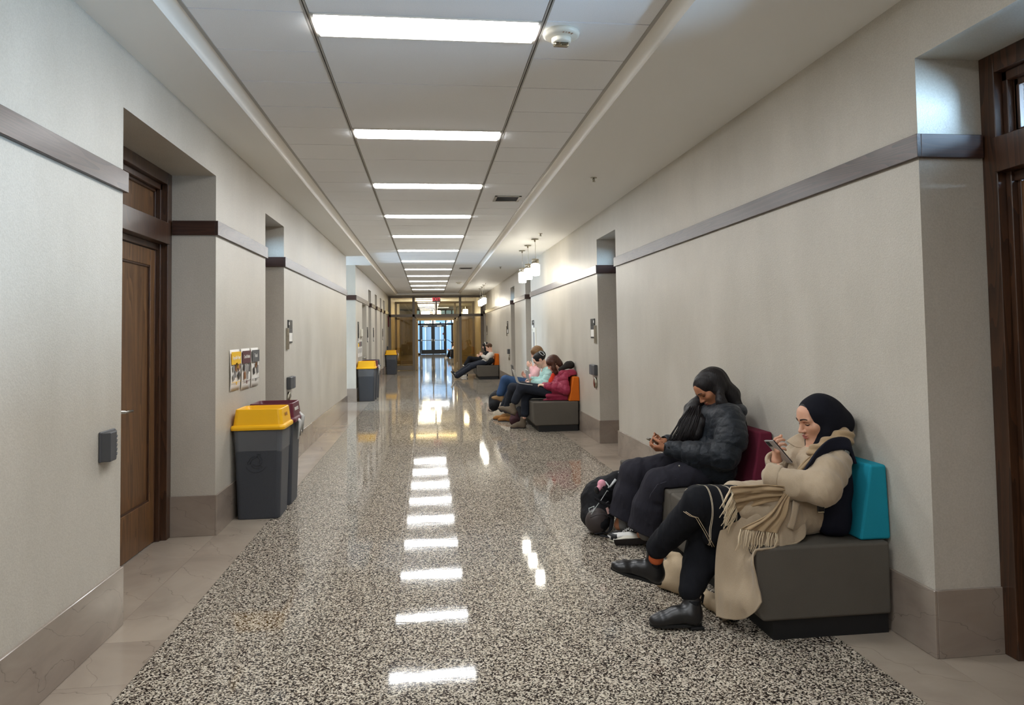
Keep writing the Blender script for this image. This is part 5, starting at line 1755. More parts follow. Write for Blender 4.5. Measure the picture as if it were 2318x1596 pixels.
    cloth('lapel', 'coat_beige', [[at(1800, 1008, 3.66), at(1838, 1004, 3.62)], [at(1790, 1035, 3.62), at(1830, 1045, 3.56)], [at(1782, 1062, 3.57), at(1812, 1075, 3.53)]], coat, 14, 10, 0.008, 0.004)
    # trousers
    K = Solid()
    tN, tF = at(1488, 1239, 3.71), at(1564, 1335, 3.535)
    K.chain([hN, kN, tN], [0.10, 0.084, 0.060], 0.04)
    K.chain([hF, kF, tF], [0.10, 0.096, 0.060], 0.04)
    K.chain([at(1690, 1190, 3.6), at(1640, 1235, 3.58), at(1578, 1318, 3.55)], [0.06, 0.055, 0.032], 0.06)
    K.cap(kN * 0.5 + kF * 0.5, kF * 0.4 + aF * 0.6, 0.05, 0.04, 0.05)
    off_bench(K)
    V = K.mesh(0.0055, 2); V.push(0.006 * wob(V.V, 16, 21, 3, (1, 1, 0.7)) + 0.004 * (1 - 2.2 * np.abs(wob(V.V, 32, 45, 3, (1, 1, 0.6))))); V.clear_bench()
    V.build('trousers', 'trouser_black', P)
    K = Solid()
    K.chain([hN + vec(0, -0.005, 0.0), kN + vec(0.02, -0.004, 0.004)], [0.112, 0.094], 0.02)
    K.cap(hN * 0.4 + kN * 0.6 + vec(0, 0.08, 0.02), kN + vec(0.03, 0.1, 0.005), 0.075, 0.07, 0.06)
    K.cap(at(1640, 1165, 3.47), at(1610, 1215, 3.50), 0.06, 0.045, 0.06)
    K.cut(at(1546, 1120, 3.45), vec(-1, 0, -0.12)); K.cut(at(1690, 1120, 3.45), vec(1, 0, 0))
    off_bench(K)
    V = K.mesh(0.005, 1); V.push(0.003 * wob(V.V, 25, 22, 2)); V.clear_bench(); sk = V.build('striped_skirt', 'skirt_stripe', P)
    m = MB()
    for dx in (0, 5):
        m.tube([at(1547 + dx, 1158, 3.415), at(1562 + dx, 1168, 3.41), at(1575 + dx, 1172, 3.42), at(1594 + dx, 1204, 3.43), at(1612 + dx, 1238, 3.45)], 0.0014, 5)
    m.build('skirt_hem', 'fringe_cream', sk)
    # socks and boots
    Solid().cap(aN + vec(0.008, -0.005, 0.012), aN - vec(0, 0, 0.04), 0.045, 0.04).mesh(0.006).build('sock', 'sock_rust', P)
    bm = ('leather_black', 'sole_black', 'elastic_black')
    bt = shoe(P, vec(1.352, 3.49, 0.012), vec(1.092, 3.53, 0.012), (0, 0, 1), at(1567, 1352, 3.525), 'boot', bm)
    MB().prism([(1.285, 0.0), (1.356, 0.0), (1.354, 0.016), (1.285, 0.016)], 1, 3.462, 3.522).build('boot_heel', 'sole_black', bt[2], 0.004, 1)
    shoe(P, at(1497, 1325, 3.74), at(1381, 1288, 3.80), at(1482, 1262, 3.74) - at(1497, 1325, 3.74), at(1483, 1247, 3.735), 'boot', bm)
    # phone
    ph0, ph1 = at(1738, 993, 3.585), at(1787, 1050, 3.585)
    yv = unit(ph0 - ph1); xv = unit(vec(0.18, -1, 0.1)); xv = unit(xv - yv * np.dot(xv, yv)); zv = np.cross(xv, yv)
    if zv[0] < 0: xv = -xv; zv = np.cross(xv, yv)
    phone('phone', 'phone in a pale clear case, held up by the person in the navy headscarf', (ph0 + ph1) / 2, np.array([xv, yv, zv]).T, 'phone_body', 'phone_case', 0.158, 0.076)
    # scarf over the shoulders with two fringed ends
    K = Solid()
    K.chain([vec(2.00, 3.52, 0.85), vec(2.06, 3.475, 0.895), vec(2.15, 3.50, 0.925), vec(2.20, 3.59, 0.925), vec(2.16, 3.70, 0.91), vec(2.04, 3.70, 0.86)], [0.038, 0.040, 0.045, 0.046, 0.042, 0.036], 0.03)
    V = K.mesh(0.005, 1)
    s_, wh, dd = along(V.V, [[vec(2.00, 3.52, 0.85), vec(2.06, 3.475, 0.895), vec(2.15, 3.50, 0.925), vec(2.20, 3.59, 0.925)]])
    V.push(0.006 * np.sin(150 * (V.V @ unit(vec(0.3, 0.2, 1))) + 3 * wob(V.V, 7, 2, 2)) + 0.003 * wob(V.V, 20, 5, 2))
    Sc = V.build('scarf', 'scarf_tan', P)
    ribbon('tail', 'scarf_tan', [vec(2.05, 3.46, 0.88), at(1832, 1050, 3.46), at(1800, 1085, 3.38), at(1775, 1118, 3.36)], vec(0.5, 0.5, 0.6), [0.10, 0.12, 0.14, 0.13], Sc, 0.006, 40, 0.008, 1, 30)
    _, Pa = ribbon('tail', 'scarf_tan', [at(1790, 1112, 3.35), at(1752, 1118, 3.345), at(1705, 1122, 3.37), at(1662, 1132, 3.38)], [vec(0.1, -0.4, 1), vec(0.1, -0.4, 1), vec(-0.2, -0.4, 1), vec(-0.35, -0.3, 1)], [0.06, 0.09, 0.12, 0.15], Sc, 0.006, 40, 0.008, 2, 30)
    _, Pb = ribbon('tail', 'scarf_tan', [at(1790, 1108, 3.34), at(1768, 1142, 3.325), at(1745, 1175, 3.315), at(1718, 1202, 3.31)], [vec(1, 0, 0.5), vec(1, 0, 0.6), vec(1, 0, 0.1), vec(1, 0, -0.15)], [0.07, 0.11, 0.15, 0.19], Sc, 0.006, 40, 0.008, 3, 30)
    for Pq, drop, sd in ((Pa, vec(-0.055, -0.01, -0.085), 4), (Pb, vec(-0.02, -0.004, -0.085), 9)):
        r = random.Random(sd); m = MB()
        last = Pq[-1]
        for q in range(26):
            v = q / 25 * (len(last) - 1); i = min(int(v), len(last) - 2); u = v - i
            a = last[i] * (1 - u) + last[i + 1] * u
            d = drop * r.uniform(0.8, 1.25); sw = vec(r.uniform(-1, 1), r.uniform(-0.6, 0.1), 0) * 0.016
            m.tube([a, a + d * 0.35 + sw * 0.6, a + d * 0.7 + sw * 0.2, a + d + sw], [0.0026, 0.0028, 0.0026, 0.0018], 5)
        o = m.build('fringe', 'fringe_cream', Sc); o['kind'] = 'stuff'
    # backpack worn behind
    K = wthing('backpack', 'navy backpack worn by the person in the beige coat, squeezed against the teal backrest', 'backpack', vec(2.04, 3.5, 0.447))
    Sx = Solid()
    tl = frame((-0.97, 0, -0.2), (0.12, 0, 1))
    Sx.box(vec(2.062, 3.545, 0.64), (0.072, 0.175, 0.19), frame((-1, 0, 0.22), (0.22, 0, 1)), 0.05)
    Sx.box(vec(2.035, 3.50, 0.53), (0.075, 0.13, 0.08), frame((-1, 0, 0.2), (0.2, 0, 1)), 0.05, 0.04)
    off_bench(Sx, (3.315, 3.98))
    V = Sx.mesh(0.006, 2); V.push(0.005 * wob(V.V, 12, 31, 3)); V.clear_bench((3.315, 3.98)); bg = V.build('bag', 'pack_navy', K)
    ribbon('shoulder_strap', 'pack_navy', [at(1932, 1045, 3.42), at(1922, 1008, 3.42), at(1885, 1006, 3.40), at(1850, 1030, 3.36), at(1822, 1062, 3.33)], [vec(0.2, 1, 0.2), vec(0.3, 0.5, 0.5), vec(0.2, 0.3, 1), vec(0.4, 0.2, 1), vec(0.6, 0.2, 0.6)], [0.06, 0.07, 0.065, 0.06, 0.05], bg, 0.012, 24, 0.0, 1, 4)
    ribbon('side_strap', 'strap_cream', [at(1892, 1112, 3.36), at(1872, 1120, 3.335), at(1852, 1126, 3.33)], vec(0, 0, 1), [0.03, 0.02, 0.022], bg, 0.004, 10, 0.002, 1, 3)
    ribbon('side_strap', 'strap_cream', [at(1856, 1120, 3.33), at(1860, 1138, 3.332), at(1868, 1150, 3.335)], vec(1, 0, 0.2), [0.018, 0.022, 0.03], bg, 0.004, 10, 0.002, 1, 3)
    bk_ = slab('buckle', 'black_plastic', at(1858, 1150, 3.335), np.eye(3), 0.036, 0.012, 0.05, bg, 0.003, 1)
    for dz in (-0.02, 0.018): slab('buckle_edge', 'strap_cream', at(1858, 1150, 3.328) + vec(0, 0, dz), np.eye(3), 0.03, 0.008, 0.005, bg)
    slab('brand_tag', 'ink_white', at(1901, 1168, 3.365), frame((0, -1, 0), (0.15, 0, 1)), 0.003, 0.006, 0.028, bg)
    return P
woman_coat()

# soft tote on the floor under the bench edge
def tote():
    b = wthing('tote_bag', 'beige tote bag slumped on the floor behind the black boots', 'bag', vec(1.42, 3.98, 0))
    G = [[vec(1.292, 4.06, 0.004), vec(1.40, 3.95, 0.003), vec(1.50, 3.86, 0.004), vec(1.535, 3.62, 0.004)],
         [vec(1.305, 4.07, 0.06), vec(1.405, 3.97, 0.075), vec(1.51, 3.88, 0.075), vec(1.538, 3.63, 0.06)],
         [vec(1.34, 4.09, 0.145), vec(1.43, 4.0, 0.165), vec(1.515, 3.92, 0.15), vec(1.538, 3.66, 0.10)],
         [vec(1.37, 4.11, 0.20), vec(1.45, 4.05, 0.20), vec(1.525, 4.0, 0.19), vec(1.54, 3.7, 0.12)]]
    S = Solid()
    S.chain([vec(1.335, 4.05, 0.045), vec(1.42, 3.98, 0.05), vec(1.485, 3.90, 0.05)], [0.042, 0.052, 0.05], 0.05)
    S.chain([vec(1.36, 4.07, 0.12), vec(1.43, 4.0, 0.13), vec(1.49, 3.93, 0.12)], [0.03, 0.036, 0.034], 0.07)
    S.chain([vec(1.375, 4.085, 0.19), vec(1.43, 4.04, 0.19)], [0.014, 0.016], 0.05)
    S.cut(vec(0, 0, 0.003), (0, 0, -1))
    V = S.mesh(0.006, 2); V.push(0.004 * wob(V.V, 18, 6, 2)); V.build('bag', 'tote_beige', b)
    S = Solid().chain([vec(1.46, 3.86, 0.045), vec(1.50, 3.72, 0.04), vec(1.505, 3.56, 0.035)], [0.04, 0.036, 0.03], 0.03)
    S.cut(vec(0, 0, 0.003), (0, 0, -1))
    V = S.mesh(0.006, 2); V.push(0.006 * wob(V.V, 26, 7, 2)); V.build('lining', 'tote_beige', b)
    MB().tube([vec(1.335, 4.02, 0.17), vec(1.325, 4.0, 0.23), vec(1.34, 4.03, 0.245), vec(1.36, 4.05, 0.19)], 0.005, 6).build('tie_cord', 'ink_white', b)
tote()

# ------------------------------------------------------------------ 2: woman in the dark puffer jacket
def woman_puffer():
    P = wthing('person', 'person with long dark hair and a black puffer jacket, bent over a phone', 'person', vec(1.85, 4.85, 0))
    p_ = math.radians(38)
    C = at(1606, 879, 4.85)
    R = frame((-math.cos(p_), -0.10, -math.sin(p_)), (-math.sin(p_), 0, math.cos(p_)))
    s = 1.0
    w = lambda f, l, u: C + R @ (np.array([f, l, u]) * s)
    shN, elN, wrN = at(1652, 948, 4.66), at(1640, 1032, 4.56), at(1512, 1016, 4.76)
    shF, elF, wrF = vec(2.02, 5.06, 0.87), at(1560, 1020, 5.08), at(1506, 1000, 4.92)
    hN, kN, aN = vec(1.93, 4.73, 0.55), at(1492, 1098, 4.70), at(1462, 1185, 4.80)
    hF, kF, aF = vec(1.93, 4.97, 0.55), at(1436, 1072, 5.02), at(1412, 1158, 5.06)
    B = Solid()
    head_solid(B, C, R, s, vec(2.03, 4.86, 0.93), True)
    F_ = Solid(); F_.p = list(B.p)
    B.chain([vec(2.02, 4.86, 0.88), vec(1.97, 4.86, 0.70), vec(1.93, 4.85, 0.57)], [0.08, 0.085, 0.09], 0.04)
    for a in ((shN, elN, wrN), (shF, elF, wrF)): B.chain(a, [0.045, 0.036, 0.024], 0.02)
    for a in ((hN, kN, aN), (hF, kF, aF)): B.chain(a, [0.075, 0.05, 0.034], 0.03)
    hand_solid(B, wrN + vec(-0.01, 0.01, 0.0), vec(-0.80, 0.35, 0.02), vec(0.10, 0.55, 0.75), False, (0.55, 0.8, 0.5), 0.95)
    hand_solid(B, wrF + vec(-0.01, -0.01, 0.0), vec(-0.75, -0.45, 0.0), vec(0.10, -0.45, 0.8), True, (0.6, 0.8, 0.5), 0.95)
    for a, b in ((aN, vec(1.455, 4.83, 0.09)), (aF, vec(1.36, 5.08, 0.09))): B.cap(a, b, 0.036, 0.036, 0.02)
    body = B.mesh(0.0045).build('body', 'skin_tan', P)
    face_details(F_, C, R, s, body, lip='lip_brown')
    # hair: cap with a centre parting, far side falling in front, near side tucked behind the ear
    H = Solid()
    H.ell(w(-0.014, 0, 0.040), np.array([0.108, 0.086, 0.090]) * s, R, 0.02)
    H.ell(w(-0.07, 0, 0.02), np.array([0.075, 0.075, 0.075]) * s, R, 0.04)
    H.ell(w(0.115, 0, -0.022), np.array([0.082, 0.072, 0.094]) * s, R, 0.01, -1)
    H.ell(w(0.035, -0.082, -0.045), np.array([0.05, 0.03, 0.06]) * s, R, 0.01, 1)
    H.ell(w(-0.005, 0.092, -0.012), np.array([0.034, 0.030, 0.046]) * s, R, 0.010, -1)
    H.chain([w(-0.06, 0.02, 0.03), at(1655, 893, 4.83), at(1674, 930, 4.78), at(1678, 962, 4.74)], [0.078, 0.052, 0.03, 0.012], 0.05)
    H.chain([w(-0.05, 0.06, 0.0), at(1632, 908, 4.72), at(1650, 928, 4.68)], [0.035, 0.03, 0.012], 0.04)
    H.chain([w(0.03, -0.078, -0.03), at(1574, 918, 4.95), at(1563, 950, 4.90), at(1548, 982, 4.86), at(1532, 1004, 4.85)], [0.03, 0.045, 0.058, 0.048, 0.014], 0.03)
    H.chain([at(1592, 934, 4.86), at(1588, 955, 4.80), at(1575, 983, 4.79), at(1560, 1006, 4.80)], [0.018, 0.040, 0.036, 0.010], 0.03)
    H.chain([w(0.02, -0.08, -0.04), at(1562, 925, 5.0), at(1552, 960, 4.97), at(1545, 985, 4.95)], [0.02, 0.035, 0.035, 0.012], 0.03)
    V = H.mesh(0.0045, 1)
    q = V.V
    strand = np.sin(150 * (q @ unit(vec(0.6, 0.75, 0.35))) + 2.5 * wob(q, 9, 12, 2))
    V.push(0.0014 * strand + 0.004 * wob(q, 22, 3, 2))
    hr_ = V.build('hair', 'hair_dark', P)
    m = MB(); r = random.Random(3)
    for q in range(5):
        a = at(1676 + q, 930 + 5 * q, 4.78)
        m.tube([a, a + vec(0.03, 0, -0.04), a + vec(0.05, 0.0, -0.12 - 0.02 * q), a + vec(0.035 + 0.004 * q, 0, -0.17)], [0.003, 0.0025, 0.002, 0.001], 5)
    # loose strands over the front lock
    for q in range(85):
        u = r.random(); dx = -26 + 52 * u
        a = [at(1574 + dx * 0.5 + r.uniform(-3, 3), 918 + r.uniform(0, 14), 4.86 - 0.05 * u), at(1560 + dx * 0.8 + r.uniform(-4, 4), 950, 4.83 - 0.07 * u), at(1545 + dx + r.uniform(-5, 5), 985, 4.80 - 0.05 * u), at(1532 + dx * 1.1 + r.uniform(-8, 8), 1004 + r.uniform(0, 14), 4.80)]
        m.tube(a, [0.0025, 0.003, 0.0026, 0.0008], 5)
    o = m.build('loose_strands', 'hair_dark', hr_); o['kind'] = 'stuff'
    # jacket
    K = Solid()
    K.cap(shN + vec(-0.01, 0.05, 0), shF + vec(0, -0.05, 0), 0.105, None, 0.06)
    K.ell(vec(2.02, 4.86, 0.78), (0.135, 0.225, 0.16), None, 0.07)
    K.ell(vec(1.965, 4.85, 0.62), (0.165, 0.235, 0.15), None, 0.07)
    K.chain([vec(1.98, 4.68, 0.54), at(1556, 1062, 4.70)], [0.10, 0.055], 0.06)
    K.chain([vec(1.96, 5.0, 0.55), at(1530, 1048, 4.98)], [0.10, 0.06], 0.06)
    K.chain([shN, (shN + elN) / 2 + vec(0.02, -0.03, 0), elN, elN * 0.5 + wrN * 0.5 + vec(0, 0, -0.01), wrN + vec(0.012, 0, 0)], [0.10, 0.10, 0.09, 0.075, 0.052], 0.04)
    K.chain([shF, elF, wrF + vec(0.012, 0, 0)], [0.095, 0.08, 0.05], 0.04)
    for wr, e in ((wrN, elN), (wrF, elF)):
        ax = unit(wr - e); K.cap(wr - ax * 0.01, wr + ax * 0.1, 0.030, 0.034, 0.006, -1)
    off_bench(K, (4.50, 5.66))
    V = K.mesh(0.0055, 2)
    quilt(V, [[shN + vec(0, 0, 0.05), (shN + elN) / 2, elN, wrN], [shF, elF, wrF], [vec(2.02, 4.86, 0.94), vec(1.97, 4.85, 0.46)]], 0.066, 0.005, 5, 0.0055)
    V.clear_bench((4.5, 5.66))
    jk = V.build('jacket', 'puffer_black', P)
    K = Solid()
    K.ell(at(1656, 930, 4.85), (0.085, 0.185, 0.06), frame((-1, 0, -0.35), (-0.35, 0, 1)), 0.05); K.chain([at(1650, 935, 4.70), at(1625, 937, 4.70)], [0.045, 0.02], 0.08)
    off_bench(K)
    V = K.mesh(0.0055, 2); V.push(0.006 * wob(V.V, 26, 9, 3)); V.clear_bench((4.5, 5.66)); V.build('hood', 'puffer_black', jk)
    for (wr, e) in ((wrN, elN), (wrF, elF)):
        ax = unit(wr - e); q = Solid().cap(wr - ax * 0.012, wr + ax * 0.018, 0.042, 0.040, 0.01); q.cap(wr, wr + ax * 0.08, 0.031, 0.031, 0.005, -1)
        q.cut(wr + ax * 0.022, ax)
        q.mesh(0.005).build('cuff', 'elastic_black', jk)
    MB().ell(at(1538, 1055, 4.595), (0.007, 0.006, 0.007), 12, 8).build('snap_button', 'steel', jk)
    # wide jeans
    K = Solid()
    K.chain([hN, kN, kN * 0.45 + aN * 0.55 + vec(-0.01, 0, 0), aN + vec(0, 0, -0.04)], [0.115, 0.098, 0.108, 0.130], 0.05)
    K.chain([hF, kF, kF * 0.45 + aF * 0.55, aF + vec(0, 0, -0.03)], [0.115, 0.095, 0.10, 0.115], 0.05)
    K.cut(vec(1.36, 4.9, 0.150), unit(vec(-0.42, 0, -1.0)), 0.01)
    off_bench(K)
    V = K.mesh(0.0055, 2)
    s_, wh, dd = along(V.V, [[hN, kN, aN], [hF, kF, aF]])
    V.push(0.005 * wob(V.V, 18, 41, 3, (1, 1, 0.5)) + 0.0032 * (1 - 2.2 * np.abs(wob(V.V, 34, 47, 3, (1, 1, 0.45)))) + 0.003 * np.sin(60 * s_ + 5 * wob(V.V, 7, 3, 2)) * np.exp(-((s_ - 0.44) / 0.12) ** 2)); V.clear_bench()
    je = V.build('jeans', 'denim_black', P)
    JS = K
    # outseam on the near leg
    m = MB()
    def on(S, p, d):
        ts = np.linspace(0.25, -0.05, 80); Q = p + ts[:, None] * unit(d); v = S.ev(Q, 0.4); k = int(np.argmax(v < 0)); return Q[k] + unit(d) * 0.0015
    pts = [on(JS, hN * (1 - q) + kN * q, vec(-0.45, -1, 0.25)) for q in np.linspace(0.62, 1, 6)] + [on(JS, kN * (1 - q) + (aN + vec(-0.02, 0, 0.02)) * q, vec(-0.75, -1, 0)) for q in np.linspace(0.15, 0.95, 9)]
    m.tube(pts, 0.0026, 5); m.build('outseam', 'denim_seam', je)
    for a in (aN, aF):
        Solid().cap(a + vec(0.0, 0, -0.02), vec(a[0] + 0.0, a[1] + 0.01, 0.1), 0.046, 0.05).mesh(0.007).build('sock', 'sock_grey', P)
    # low trainers: near one rolled onto its edge
    sm = ('shoe_white', 'sole_white', 'shoe_black')
    heel, toe = at(1478, 1214, 4.80), at(1388, 1240, 4.90)
    heel[2] = 0.055; toe[2] = 0.020
    up_ = unit(vec(0.10, 0.75, 0.62))
    wn, L, so_ = shoe(P, heel, toe, up_, heel + unit(toe - heel) * 0.06 + up_ * 0.105, 'sneaker', sm, 0.005, wide=1.05)
    # black overlays and the curved tick on the camera side, dark outsole
    f_ = unit(toe - heel); u_ = unit(up_ - f_ * np.dot(up_, f_)); l_ = np.cross(u_, f_)
    Rn = np.array([f_, l_, u_]).T
    slab('outsole', 'sole_tread', wn(L / 2, 0, -0.001), Rn, L * 0.93, 0.074, 0.004, so_, 0.002, 1)
    cv = [(0.075, 0.045), (0.09, 0.034), (0.115, 0.036), (0.16, 0.060), (0.115, 0.047), (0.095, 0.046), (0.088, 0.056)]
    for g in (1, -1):
        MB().add([wn(a, g * 0.0445, b) for a, b in cv] + [wn(a, g * 0.040, b) for a, b in cv], [tuple(range(7)), tuple(range(13, 6, -1))] + [(i, (i + 1) % 7, 7 + (i + 1) % 7, 7 + i) for i in range(7)]).build('side_tick', 'shoe_black', so_)
    heel2, toe2 = vec(1.50, 4.90, 0.004), vec(1.255, 5.02, 0.004)
    shoe(P, heel2, toe2, (0, 0, 1), vec(1.44, 4.92, 0.105), 'sneaker', ('shoe_black', 'sole_white', 'shoe_white'), 0.006)
    # phone
    c = (at(1488, 1001, 4.85)); yv = unit(vec(-0.92, 0.05, 0.38)); xv = unit(vec(0.05, -1, 0.1)); xv = unit(xv - yv * np.dot(xv, yv)); zv = np.cross(xv, yv)
    if zv[2] < 0: xv = -xv; zv = np.cross(xv, yv)
    phone('phone', 'small phone in the hands of the person in the black puffer jacket', c, np.array([xv, yv, zv]).T, 'phone_body', 'phone_gold', 0.145, 0.072)
woman_puffer()

# backpack leaning on the legs of the second woman
def floor_backpack():
    K = wthing('backpack', 'black hiking backpack with a pink plush charm, on the floor beside white trainers', 'backpack', vec(1.25, 5.3, 0))
    S = Solid()
    S.chain([vec(1.235, 5.30, 0.115), vec(1.275, 5.36, 0.24), at(1395, 1085, 5.36)], [0.105, 0.10, 0.062], 0.08)
    S.cap(vec(1.23, 5.18, 0.10), vec(1.27, 5.26, 0.11), 0.085, 0.09, 0.05)
    S.cap(vec(1.30, 5.42, 0.12), vec(1.33, 5.44, 0.3), 0.08, 0.06, 0.08)
    S.cut((0, 0, 0.004), (0, 0, -1))
    V = S.mesh(0.006, 2); V.push(0.006 * wob(V.V, 22, 71, 3) + 0.005 * (1 - 2.2 * np.abs(wob(V.V, 30, 7, 3, (1, 1, 0.6))))); bg = V.build('bag', 'pack_black', K)
    ribbon('compression_strap', 'pack_black', [at(1346, 1128, 5.10), at(1366, 1140, 5.07), at(1392, 1150, 5.08)], vec(0, 0, 1), 0.022, bg, 0.006, 14, 0.0, 1, 3)
    ribbon('compression_strap', 'pack_black', [at(1360, 1100, 5.14), at(1378, 1108, 5.13), at(1396, 1112, 5.16)], vec(0, 0, 1), 0.02, bg, 0.006, 14, 0.0, 1, 3)
    MB().tube([at(1336, 1172, 5.07), at(1350, 1166, 5.05), at(1368, 1164, 5.045), at(1384, 1172, 5.06)], 0.004, 6).build('pocket_zip', 'sole_tread', bg)
    S = Solid(); S.ell(vec(1.218, 5.165, 0.108), (0.086, 0.072, 0.092), None, 0.02); S.cut((0, 0, 0.006), (0, 0, -1))
    V = S.mesh(0.006, 1); V.push(0.003 * wob(V.V, 20, 3, 2)); V.build('front_pocket', 'pack_sheen', bg)
    m = MB()
    m.tube([at(1338, 1165, 5.10), at(1349, 1148, 5.12), at(1362, 1130, 5.16), at(1378, 1105, 5.22), at(1392, 1088, 5.26)], 0.0025, 6)
    m.tube([at(1370, 1090, 5.24), at(1378, 1100, 5.22), at(1376, 1112, 5.2)], 0.005, 6).build('zip_piping', 'cable_grey', bg)
    MB().tube([at(1400, 1069, 5.3), at(1408, 1075, 5.28), at(1406, 1083, 5.28)], 0.006, 6).tube([at(1380, 1103, 5.2), at(1394, 1086, 5.22)], [0.006, 0.012], 6).build('reflective_cord', 'cable_grey', bg)
    q = Solid().ell(at(1362, 1096, 5.16), (0.032, 0.03, 0.034)).ell(at(1355, 1106, 5.14), (0.02, 0.02, 0.022), None, 0.01)
    q.mesh(0.005).build('plush_charm', 'pink_plush', bg)
    Solid().ell(at(1351, 1110, 5.12), (0.018, 0.014, 0.03), frame((1, 0, 0.3), (0, 0, 1))).mesh(0.005).build('charm_foot', 'black_plastic', bg)
    slab('zip_tag', 'tag_pink', at(1376, 1156, 5.08), frame((0.3, -1, 0), (-0.35, 0, 1)), 0.004, 0.022, 0.05, bg, 0.004, 1)
    slab('buckle', 'black_plastic', at(1374, 1140, 5.08), frame((0.3, -1, 0), (-0.5, 0, 1)), 0.012, 0.04, 0.02, bg, 0.003, 1)
    ribbon('strap', 'pack_black', [at(1382, 1142, 5.09), at(1386, 1165, 5.07), at(1384, 1190, 5.06), at(1376, 1205, 5.05), at(1350, 1208, 5.02)], vec(1, 0, 0.1), 0.028, bg, 0.006, 18, 0.001, 1, 3)
    ribbon('strap', 'pack_black', [at(1358, 1212, 5.02), at(1395, 1216, 4.98), at(1420, 1205, 5.0), at(1425, 1190, 5.05)], vec(0, 1, 0.2), 0.03, bg, 0.006, 16, 0.002, 2, 3)
    MB().tube([at(1406, 1066, 5.42), at(1413, 1058, 5.42), at(1420, 1060, 5.42), at(1423, 1070, 5.42)], 0.009, 6).build('grab_loop', 'pack_black', bg)
    MB().tube([at(1334, 1160, 5.13), at(1333, 1151, 5.14), at(1345, 1146, 5.14), at(1344, 1156, 5.12)], 0.004, 5, closed=True).build('mesh_rim', 'cable_grey', bg)
floor_backpack()

